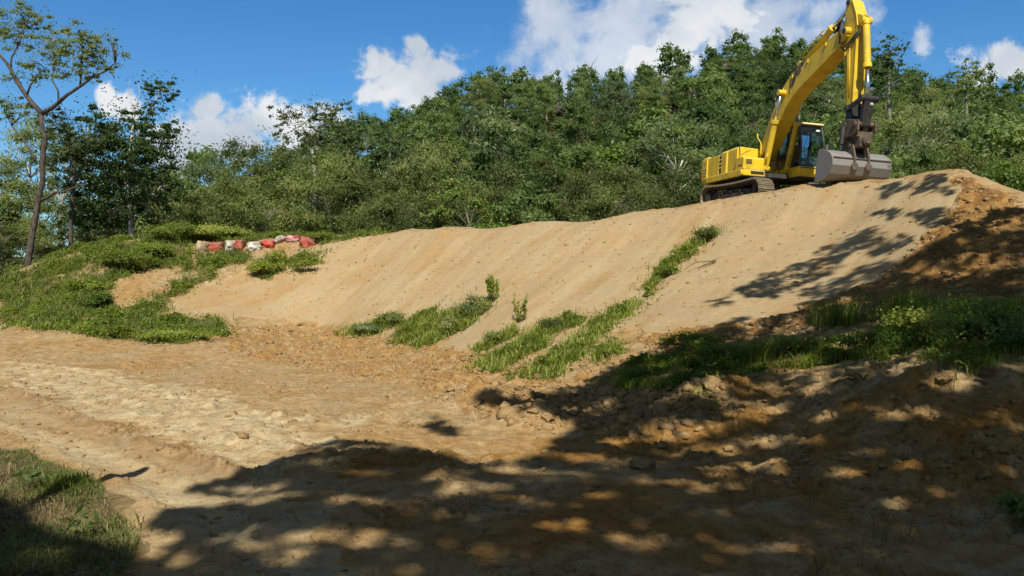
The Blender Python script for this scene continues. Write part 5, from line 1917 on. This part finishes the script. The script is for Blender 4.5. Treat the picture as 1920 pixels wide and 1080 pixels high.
SH = [  # direction and foot, width, height, label, kind, leaf
    (250, 500, 1.9, 1.1, 'dense green shrub in the middle of the left slope below the bag row', 'cover', .10),
    (285, 480, 1.5, .8, 'green shrub up slope of the dense one near the left end of the bags', 'cover', .10),
    (165, 548, 1.5, .75, 'green shrub at the lower left beside the bare dirt patch', 'cover', .10),
    (190, 580, 1.0, .7, 'small bright shrub low on the left slope under the bare soil face', 'leaf_bright', .09),
    (315, 448, 2.6, 1.0, 'wide lush shrub on the crest above the first cream bag', 'cover', .11),
    (400, 446, 2.4, .85, 'lush green shrub on the crest above the white and red bags', 'cover', .11),
    (640, 440, 2.2, .8, 'bushy green shrub at the right end of the bag row', 'cover', .11),
    (500, 515, 1.2, .9, 'weedy shrub on the dirt face below the white bag', 'cover', .09),
    (518, 500, .8, .8, 'upright weedy shrub below the tilted pale bag', 'cover', .09),
    (575, 500, 1.4, .6, 'low green shrub under the sagging red bag', 'cover', .09),
    (340, 632, 2.4, .4, 'low spreading weed patch at the toe of the left slope', 'cover', .09),
    (732, 608, .95, .62, 'dark round shrub at the toe left of the long weed strip', 'leaf_scrub', .07),
    (690, 622, 1.0, .35, 'grey green low shrub at the toe of the sandy face', 'leaf_gum', .07),
    (880, 592, 1.0, .85, 'dark green shrub at the head of the first weed strip', 'leaf_scrub', .06),
    (850, 618, .9, .6, 'dark green shrub lower down the first weed strip', 'leaf_scrub', .06),
    (935, 640, .7, .4, 'small shrub at the head of the second weed strip', 'leaf_scrub', .055),
    (1045, 618, .75, .45, 'dark shrub in the middle weed strip on the berm face', 'leaf_scrub', .055),
    (1322, 452, .75, .6, 'dark shrub at the top of the highest weed strip', 'leaf_scrub', .06),
    (1285, 478, .7, .35, 'bright shrub half way down the highest weed strip', 'cover', .06),
    (1245, 515, .6, .35, 'small shrub at the foot of the highest weed strip', 'cover', .06),
    (415, 455, 1.0, .45, 'weeds drooping over the gap between the left bags', 'cover', .08),
    (463, 455, .9, .42, 'weeds drooping behind the wide dirty white bag', 'cover', .08),
    (540, 446, 1.2, .5, 'weeds hanging over the tipped pale bag', 'cover', .08),
    (604, 452, 1.1, .55, 'weeds at the right hand side of the last red bag', 'cover', .08),
    (1150, 665, .5, .3, 'small dark weed on the crumbled soil right of the grass strips', 'cover', .05),
    (1350, 700, 1.1, .55, 'shaded shrub at the bank edge behind the dirt lumps', 'cover', .06),
    (1300, 650, 1.2, .4, 'low shaded shrub at the left end of the bank growth', 'cover', .06),
    (1480, 665, 1.2, .45, 'leafy shrub in the middle of the bank growth', 'cover', .06),
    (1770, 640, 1.6, .75, 'large dark bush on the right bank deep in tree shade', 'cover', .06),
    (1850, 650, 1.4, .65, 'dark bush next to the large one near the right edge', 'cover', .06),
    (1915, 660, 1.5, .9, 'dark bush cut by the right edge of the frame', 'leaf_dark', .06),
    (1810, 610, 1.3, .7, 'shaded bush up the bank behind the large dark one', 'cover', .06),
    (1640, 660, 1.1, .5, 'sunlit leafy shrub on the bank left of the dark bushes', 'leaf_bright', .055),
    (1915, 990, .5, .36, 'black looking shrub at the bottom right frame edge', 'leaf_dark', .05),
    (-38, 985, .24, .52, 'dark leafy shrub at the left frame edge beside the verge', 'leaf_dark', .05),
]
for i, (u, v, w, h, lab, kind, lf) in enumerate(SH):
    if v > 1000 or u < 0:
        y = 2960 / (v - 520)
        x = (u - 960) / F * y
        p = (x, y, float(base_h(x, y)[0]))
    else:
        p = hit(u, v)
    n = int(2600 * min(2.2, w * h / .9 + .35))
    shrub(p[0], p[1], p[2], w, h * .8, lab, M[kind], 'shrubs on the earth slopes', 700 + i, lf, n)


def sapling(u, v, h, label, seed, leaf_m=None, n=620):
    gg = np.random.default_rng(seed)
    p = hit(u, v)
    o = empty('sapling', tuple(p))
    tag(o, label, 'sapling')
    st = MB()
    P = []
    for i in range(7):
        a = gg.uniform(0, 6.28)
        sp = gg.uniform(.1, .32) * h
        e = np.array([math.cos(a) * sp, math.sin(a) * sp, h * gg.uniform(.7, 1.05)])
        pts = limb_path((0, 0, -.05), e, gg, -.04, 5)
        st.tube(pts, [.014, .012, .010, .008, .005, .003], 5)
        pts = np.array(pts)
        for k in range(n // 7):
            t = gg.uniform(.35, 1.0)
            j = t * 5
            q = pts[int(j)] + (pts[min(int(j) + 1, 5)] - pts[int(j)]) * (j % 1)
            P.append(q + gg.normal(0, .035 * h, 3))
    V, Q, t = leaves(np.array(P), .13, .040, seed, -.6)
    st.build('stem', M['twig'], o, smooth=True)
    link_mesh('foliage', np_mesh('foliage', V, Q, tint=t), leaf_m or M['leaf_lime'], o)


sapling(925, 563, .85, 'yellow green sapling standing on the sand above the first weed strip', 801)
sapling(974, 604, .80, 'thin feathery sapling on the sand between two weed strips', 802, n=200)
sapling(1215, 556, .35, 'tiny green sapling at the bottom of the highest weed strip', 803, n=160)


def twig_heap(u, v, s, label, seed, n=9, mat='twig'):
    gg = np.random.default_rng(seed)
    p = hit(u, v)
    mb = MB()
    for i in range(n):
        a = gg.uniform(2.2, 4.2) if i < 4 else gg.uniform(0, 6.28)
        l = s * (gg.uniform(.7, 1.1) if i < 4 else gg.uniform(.2, .5))
        q0 = np.array([gg.normal(0, .06), gg.normal(0, .05), .06])
        x, y = q0[0] + math.cos(a) * l, q0[1] + math.sin(a) * l * .4
        z = float(base_h(p[0] + x, p[1] + y)[0]) - p[2] + gg.uniform(.02, .16)
        mb.tube(limb_path(q0, (x, y, z), gg, .08, 4), [.013, .011, .009, .006, .003], 5)
    o = mb.build('dead_twigs', M[mat], None, smooth=True)
    o.location = tuple(p)
    tag(o, label, 'twigs')


twig_heap(1338, 494, .75, 'small dead branch lying on the bare sand slope', 811)
twig_heap(1600, 300 + 420, .5, 'dry root ends poking out of the shaded bank edge', 812, 6)


# weed with dark leaves standing over the bottom left grass
def dark_weed(u, v, h, seed, label):
    gg = np.random.default_rng(seed)
    p = hit(u, v)
    o = empty('weed', tuple(p))
    tag(o, label, 'weed')
    pts = limb_path((0, 0, -.03), (.10, -.02, h), gg, 0, 5)
    tip = limb_path((.10, -.02, h), (.30, .0, h * 1.05), gg, .25, 4)
    st = MB()
    st.tube(pts, [.006, .006, .005, .005, .004, .004], 5)
    st.tube(tip, [.004, .004, .003, .002, .001], 5)
    P = []
    for q in tip + [pts[-1]]:
        for k in range(5):
            P.append(np.array(q) + gg.normal(0, .03, 3))
    V, Q, t = leaves(np.array(P), .085, .035, seed, .2)
    st.build('stem', M['twig'], o, smooth=True)
    link_mesh('foliage', np_mesh('foliage', V, Q, tint=t), M['leaf_dark'], o)


dark_weed(108, 1022, .16, 821, 'dark leaved weed arching over the bottom left grass')
dark_weed(18, 935, .22, 822, 'dark leaved sprig at the left edge above the verge')

# ---------------------------------------------------------------- the retaining bags
BAGS = [  # centre, width and height in the picture, distance, material, tilt, label
    (381, 467, 24, 21, 34.6, 'bag_cream', .1, 'soiled cream bag at the left end of the row'),
    (405, 465, 29, 17, 34.7, 'bag_red', -.05, 'dirty red bag second from the left beside the cream bag'),
    (434, 464, 19, 21, 34.7, 'bag_white', .15, 'torn white bag left of an upright red one'),
    (451, 463, 17, 19, 34.8, 'bag_red', 0, 'upright red bag between two white bags'),
    (478, 465, 27, 17, 34.7, 'bag_white', -.08, 'wide dirty white bag in the middle of the row'),
    (505, 460, 23, 13, 34.9, 'bag_bright', .05, 'bright red bag right of the wide white bag'),
    (526, 453, 13, 17, 35.0, 'bag_white', .5, 'narrow pale bag tipped on its corner'),
    (551, 450, 28, 12, 35.2, 'bag_pink', .08, 'faded pink and white bag lying behind the last red bag'),
    (577, 457, 30, 19, 34.7, 'bag_red', .1, 'sagging red bag at the right end of the row'),
]
for i, (u, v, w, h, y, mt, tilt, lab) in enumerate(BAGS):
    import bmesh
    gg = np.random.default_rng(900 + i)
    b = bmesh.new()
    bmesh.ops.create_cube(b, size=2.0)
    bmesh.ops.subdivide_edges(b, edges=b.edges[:], cuts=9, use_grid_fill=True)
    me = bpy.data.meshes.new('bag')
    b.to_mesh(me)
    b.free()
    co = np.empty(len(me.vertices) * 3, np.float32)
    me.vertices.foreach_get('co', co)
    co = co.reshape(-1, 3).astype(float)
    nrm = (np.abs(co) ** 4.5).sum(1) ** (1 / 4.5)
    co = co / nrm[:, None]
    o1 = gg.uniform(0, 40)
    k = 1 + .18 * fbm(co[:, 0] * 1.5 + o1, co[:, 2] * 1.5 + co[:, 1] + o1, 6, 4, .6)
    co *= k[:, None]
    co[:, 2] -= .10 * (1 - co[:, 0] ** 2) * (co[:, 2] > 0) * gg.uniform(.6, 1.8)       # slumped top
    if i == 8:
        co[:, 2] += -.35 * (1 - np.abs(co[:, 0])) * (co[:, 2] < 0)
    pk = y / F
    co *= np.array([w * pk / 2 * 1.0, .42, h * pk / 2 * 1.3])
    me.vertices.foreach_set('co', co.astype(np.float32).ravel())
    me.polygons.foreach_set('use_smooth', np.ones(len(me.polygons), bool))
    me.update()
    o = link_mesh('bag', me, M[mt])
    p = hit(u, v)
    o.location = tuple(at(u, v - 1, p[1] - .05))
    o.rotation_euler = (gg.normal(0, .1), tilt, gg.normal(0, .15))
    tag(o, lab, 'bag', 'red and white bags along the berm crest')

# ---------------------------------------------------------------- lumps of earth
LUMPS = [  # direction and foot, size, label
    (1302, 752, .22, 'large broken dirt lump at the bank edge behind the shaded heap'), (1335, 728, .21, 'round dirt lump highest on the bank edge heap'), (1345, 745, .19, 'dirt lump touching the round one on the bank heap'),
    (1280, 770, .14, 'dirt lump at the front of the bank heap'), (1322, 765, .13, 'small dirt lump between the larger ones of the bank heap'), (1262, 790, .16, 'dirt lump low in the shade of the bank heap'), (1425, 712, .15, 'lone dirt lump under the grass of the bank edge'),
    (1000, 775, .14, 'pale dirt lump on the crumbled mound in the middle'), (1022, 785, .12, 'dirt lump right of the pale one on the middle mound'), (1045, 790, .10, 'small dirt lump at the right end of the middle mound'), (985, 792, .09, 'small dirt lump at the left foot of the middle mound'),
    (1205, 880, .20, 'big smooth dirt lump half in tree shade on the flat'), (1015, 885, .07, 'flat dirt lump on the shaded ground in front of the mound'), (1150, 880, .09, 'dirt lump beside the big smooth one on the flat'),
    (912, 735, .10, 'dirt lump on top of the shaded heap'), (945, 750, .09, 'dirt lump on the side of the shaded heap'), (895, 757, .09, 'dirt lump at the left foot of the shaded heap'),
    (1060, 740, .09, 'sunlit dirt lump behind the shaded heap'), (1095, 748, .10, 'dirt lump in the dark hollow right of the shaded heap'), (1165, 735, .11, 'dirt lump at the lower end of the weed strip'),
    (1770, 712, .15, 'dirt lump under the overhanging weeds of the right bank'), (1735, 722, .10, 'dirt lump beside the hole in the right bank'), (445, 884, .09, 'dirt lump at the end of the wheel rut rim'), (425, 876, .06, 'small dirt lump on the wheel rut rim'),
    (748, 778, .09, 'dirt lump beside the tread prints'), (762, 792, .07, 'small dirt lump beside the tread prints'), (950, 735, .08, 'dirt lump behind the shaded heap crest'), (1530, 640, .13, 'dirt lump in the bank grass'), (1480, 600, .12, 'dirt lump among crumbs below the shaded sand'),
    (1240, 1012, .08, 'dirt lump in a sun fleck near the bottom'), (1060, 985, .09, 'dirt lump beside the cracked sun fleck near the bottom')]
for i, (u, v, s, lab) in enumerate(LUMPS):
    p = hit(u, v)
    rock('dirt_lump', p[0], p[1], p[2] + s * .15, s * .78, 1000 + i, M['clod'], lab, 'dirt lump', 'large lumps of broken earth', .72, .28)

# the crumbs: far too many to count
def crumbs(zones, seed):
    import bmesh
    gg = np.random.default_rng(seed)
    b = bmesh.new()
    bmesh.ops.create_icosphere(b, subdivisions=1, radius=1.0)
    b.verts.ensure_lookup_table()
    BV = np.array([v.co[:] for v in b.verts])
    BF = np.array([[v.index for v in f.verts] for f in b.faces])
    b.free()
    Vs, Fs, o = [], [], 0
    for poly, n, s0, s1 in zones:
        q = poly_points(poly, n, gg)
        cl = fbm(q[:, 0] * 1.3, q[:, 1] * 1.3, 141, 3) > -.1
        q = q[cl | (gg.uniform(size=n) < .35)]
        z = surf_z(q[:, 0], q[:, 1])
        for (x, y), zz in zip(q, z):
            s = s0 * (s1 / s0) ** (gg.uniform() ** 2.2)
            v = BV * (1 + gg.normal(0, .27, (len(BV), 1))) * s * np.array([gg.uniform(.7, 1.6), gg.uniform(.6, 1.2), gg.uniform(.45, .85)])
            a = gg.uniform(0, 6.28)
            c, d = math.cos(a), math.sin(a)
            Vs.append(np.c_[v[:, 0] * c - v[:, 1] * d + x, v[:, 0] * d + v[:, 1] * c + y, v[:, 2] + zz - s * .05])
            Fs.append(BF + o)
            o += len(BV)
    o_ = link_mesh('earth_crumbs', np_mesh('earth_crumbs', np.vstack(Vs), np.vstack(Fs), smooth=False), M['clod'])
    tag(o_, 'crumbs of broken earth scattered over the flat and the berm', 'earth crumbs', kind='stuff')


Z_FLAT = world_poly([(0, 640), (400, 650), (640, 640), (880, 670), (980, 720), (1200, 760), (1300, 900), (1700, 1010), (1700, 1075), (300, 1075), (150, 900), (0, 830)])
Z_TOE = world_poly([(1100, 690), (1290, 630), (1480, 600), (1640, 540), (1640, 600), (1480, 650), (1300, 680), (1120, 740)])
Z_HEAP = world_poly([(900, 740), (960, 725), (1100, 730), (1250, 740), (1340, 720), (1380, 760), (1260, 850), (1150, 800), (1000, 810), (900, 780)])
Z_RIGHT = world_poly([(1200, 850), (1450, 740), (1740, 710), (1900, 720), (1900, 1000), (1600, 1000), (1350, 930)])
crumbs([(Z_FLAT, 9000, .007, .055), (P_CHURN, 6000, .010, .095), (P_ROUGH, 2600, .012, .08), (Z_TOE, 1400, .02, .11), (P_SAND, 5200, .008, .06), (Z_HEAP, 2600, .012, .13), (P_BANK, 1500, .008, .07), (Z_RIGHT, 1100, .006, .045)], 55)

# ---------------------------------------------------------------- the trees behind the camera, whose crowns shade the foreground
SHADE = [(1275, 645), (1360, 600), (1450, 590), (1545, 560), (1600, 530), (1650, 505), (1730, 470), (1800, 430), (1860, 400), (1920, 385), (2050, 360), (2100, 1080), (2100, 1150), (-60, 1150), (-60, 930), (0, 940), (50, 975),
         (110, 1012), (180, 1030), (300, 1045), (330, 1010), (280, 985), (300, 955), (420, 960), (430, 925), (330, 920), (340, 905), (440, 890), (500, 870), (560, 850), (610, 835), (650, 822), (700, 826), (740, 838), (800, 848),
         (880, 862), (960, 870), (1040, 845), (1060, 800), (1030, 775), (940, 765), (880, 752), (900, 725), (940, 735), (990, 752), (1040, 738), (1100, 735), (1100, 715), (1150, 690), (1210, 660)]
EXTRA = [[(790, 785), (830, 790), (870, 812), (850, 825), (810, 812)], [(1390, 555), (1420, 525), (1470, 500), (1540, 470), (1600, 440), (1640, 450), (1580, 490), (1540, 520), (1480, 545), (1420, 560)],
         [(1610, 440), (1660, 432), (1700, 450), (1680, 478), (1620, 470)], [(1500, 545), (1600, 505), (1700, 480), (1760, 460), (1700, 520), (1600, 545), (1520, 560)],
         [(1690, 345), (1740, 330), (1790, 335), (1780, 360), (1720, 370)], [(1640, 395), (1680, 385), (1700, 400), (1650, 410)], [(1640, 350), (1690, 345), (1680, 365), (1650, 368)], [(1700, 400), (1800, 390), (1790, 425), (1720, 420)],
         [(1335, 560), (1375, 555), (1370, 568), (1335, 570)]]
GAPS = [(600, 1000, 80, 16), (430, 943, 95, 9), (690, 1008, 55, 18), (560, 1040, 70, 12), (845, 925, 36, 16), (940, 880, 110, 13), (1085, 898, 40, 9), (1135, 930, 60, 11), (1185, 905, 50, 10), (1290, 915, 60, 16),
        (1060, 985, 38, 17), (1400, 780, 46, 18), (1455, 770, 50, 22), (1530, 785, 46, 20), (1705, 782, 85, 18), (1620, 762, 50, 12), (1520, 825, 55, 13), (1600, 848, 34, 9), (1655, 855, 36, 10),
        (1710, 878, 42, 13), (1765, 915, 44, 13), (1695, 942, 38, 12), (1590, 890, 30, 10), (1395, 885, 72, 22), (1345, 850, 40, 12), (1430, 830, 40, 12), (1470, 735, 90, 12), (1560, 715, 80, 11), (1780, 718, 50, 16),
        (1870, 890, 30, 11), (1560, 975, 55, 8), (1640, 1035, 20, 10), (1610, 655, 120, 26), (1680, 690, 70, 14), (1500, 690, 60, 14), (1850, 490, 60, 16), (1760, 505, 70, 12), (1480, 620, 80, 11), (1560, 590, 50, 9),
        (1300, 745, 34, 14), (1340, 728, 30, 12), (1260, 850, 40, 10), (1010, 790, 40, 12), (800, 960, 40, 7), (1880, 420, 40, 9), (1700, 560, 50, 9),
        (470, 1005, 60, 10), (330, 1050, 50, 8), (1760, 660, 40, 10), (1880, 620, 30, 10), (1400, 600, 60, 8)]


def build_shade_trees():
    g = np.random.default_rng(41)
    want = 190000
    U, Vv = [], []
    # sample evenly over the ground, not over the picture
    box = np.array([[-6.5, 3.6], [17.0, 25.0]])
    P = g.uniform(box[0], box[1], (1500000, 2))
    z = base_h(P[:, 0], P[:, 1])
    u = 960 + F * P[:, 0] / P[:, 1]
    v = VH - F * (z - EZ) / P[:, 1]
    wv = 1 + .0 * u
    du, dv = 26 * fbm(P[:, 0] * 1.4, P[:, 1] * 1.4, 151, 4, .6), 11 * fbm(P[:, 0] * 1.4, P[:, 1] * 1.4, 155, 4, .6)
    inside = pip(u + du, v + dv, SHADE)
    soft = np.zeros(len(u), bool)
    for q in EXTRA:
        soft |= pip(u + du, v + dv, q)
    inside |= soft
    gap = np.zeros(len(u))
    for (a, b, ra, rb) in GAPS:
        gap = np.maximum(gap, 1 - sstep(np.sqrt(((u + du - a) / (1.0 * ra)) ** 2 + ((v + dv - b) / rb) ** 2), .55, 1.35))
    # flecks of light all through the crown
    fl = fbm(P[:, 0] * 2.1 + 9, P[:, 1] * 1.5, 161, 3) > np.where(P[:, 1] < 8.6, .66, .5)
    mott = .25 + .75 * sstep(fbm(P[:, 0] * 4.2, P[:, 1] * 2.6, 165, 3, .6), -.38, .12)
    keep = inside & ~(fl & (g.uniform(size=len(u)) < .85)) & (g.uniform(size=len(u)) > gap * mott * .99)
    P, z, soft, u = P[keep], z[keep], soft[keep], u[keep]
    # out of the picture on the right and behind, the crowns simply go on
    dn = fbm(P[:, 0] * .9 + .5 * P[:, 1], P[:, 1] * 1.6, 181, 4, .6)
    th = np.where(soft, .40, .74) * np.clip(.75 + .95 * dn + .5 * sstep(u, 1300, 1800) * sstep(P[:, 1], 14, 6), .10, 1.5)
    k = g.uniform(size=len(P)) < th
    P, z = P[k], z[k]
    if len(P) > want:
        i = g.choice(len(P), want, replace=False)
        P, z = P[i], z[i]
    lay = fbm(P[:, 0] * .55 + 3, P[:, 1] * .55, 171, 3)
    top = 12.5 + 3.2 * lay + g.normal(0, .5, len(P))
    top = np.maximum(top, z + 6.0)
    Ls = (top - z) / SUN_TO[2]
    W = np.c_[P, z] + SUN_TO[None] * Ls[:, None]
    # nothing of them may hang into the view
    for _ in range(8):
        vis = (W[:, 1] > .3) & ((W[:, 2] - EZ) / np.maximum(W[:, 1], .3) < .42)
        W[vis] += SUN_TO * 1.2
    trunks = [(-7.5, -7.0, 'leafy tree behind the camera whose shade fills the bottom left corner'), (-1.5, -6.5, 'leafy tree behind the camera shading the middle of the flat'),
              (4.5, -4.5, 'leafy tree behind the camera shading the lower right ground'), (10.5, -1.0, 'leafy tree out of frame shading the right bank'), (15.5, 6.5, 'leafy tree out of frame shading the brown dirt on the right')]
    tx = np.array([(a, b) for a, b, _ in trunks])
    near = np.argmin(((W[:, None, :2] - tx[None]) ** 2).sum(2) * np.array([1, 1, 1, 1, 1.0]), 1)
    for i, (x, y, lab) in enumerate(trunks):
        Q3 = W[near == i]
        if len(Q3) < 50:
            continue
        z0 = float(base_h(x, y)[0])
        o = empty('shade_tree', (x, y, z0))
        tag(o, lab, 'tree', 'trees shading the foreground')
        L = Q3 - np.array([x, y, z0])
        V, Q, t = leaves(L, .15, .075, 1200 + i, .3)
        wd = MB()
        topz = float(np.percentile(L[:, 2], 60))
        lean = L[:, :2].mean(0) * .25
        tp = limb_path((0, 0, -.4), (lean[0], lean[1], topz * .8), g, 0, 7)
        wd.tube(tp, [.26 - .026 * k for k in range(8)], 9)
        for k in range(26):
            e = L[g.integers(0, len(L))]
            j = int(g.integers(3, 8))
            pts = limb_path(tp[j], e, g, .05, 5)
            fine = np.array([np.array(pts[a]) * (1 - b) + np.array(pts[a + 1]) * b for a in range(5) for b in (0, .33, .67)]) + np.array([x, y, z0])
            # keep the limbs within the crown's own shade: none crosses open ground
            sg = fine - SUN_TO[None] * (fine[:, 2:3] / SUN_TO[2])
            for _ in range(4):
                sg = fine - SUN_TO[None] * ((fine[:, 2] - base_h(sg[:, 0], sg[:, 1])) / SUN_TO[2])[:, None]
            su, sv = 960 + F * sg[:, 0] / np.maximum(sg[:, 1], .5), VH - F * (sg[:, 2] - EZ) / np.maximum(sg[:, 1], .5)
            if not (pip(su, sv, SHADE) | (sg[:, 1] < 4.5)).all():
                continue
            wd.tube(pts, [.085, .07, .055, .04, .025, .012], 6)
        wd.build('trunk', M['bark_grey'], o, smooth=True)
        link_mesh('crown', np_mesh('crown', V, Q, tint=t), M['leaf_dark'], o)
    return len(W)


print('shade leaves', build_shade_trees())

# ---------------------------------------------------------------- trees added behind the camera to block sky light, and a post outside the frame
BACK = [(-16, -9, 12), (-10, -13, 13), (-3, -14, 12), (4, -13, 13), (11, -11, 12), (18, -8, 12), (-21, -2, 12), (23, 0, 13), (-8, -20, 14), (2, -21, 14), (12, -19, 14), (-18, -17, 13), (26, 9, 12), (-24, 7, 11)]
for i, (x, y, H) in enumerate(BACK):
    plant_tree(PR[('gum', 'dense', 'scrub')[i % 3], i % 3], x, y, float(base_h(x, y)[0]) - .1, H, i * 1.7, 'bushy tree added out of frame behind the camera to block sky light', 'trees added behind the camera to block sky light', wide=1.15)
for i, (x, y, H) in enumerate([(24, 26, 10), (28, 33, 10), (32, 40, 11), (38, 30, 11), (35, 22, 10), (41, 44, 11), (30, 12, 11), (46, 36, 12)]):
    plant_tree(PR[('dense', 'scrub', 'gum')[i % 3], i % 3], x, y, float(base_h(x, y)[0]) - .1, H, i * 2.1, 'bushy tree of the wood out of frame to the right', 'trees of the wood out of frame to the right', wide=1.1)
pb = MB()
px_, py_ = -4.32, 5.45
pz_ = float(base_h(px_, py_)[0])
pb.tube([(0, 0, -.3), (.22, 0, 1.1), (.60, .01, 3.05), (.61, .01, 3.10)], [.085, .08, .075, .07], 10)
po = pb.build('post', M['bark_grey'], None, smooth=True)
po.location = (px_, py_, pz_)
tag(po, 'weathered post out of frame whose thin shadow crosses the verge', 'post')
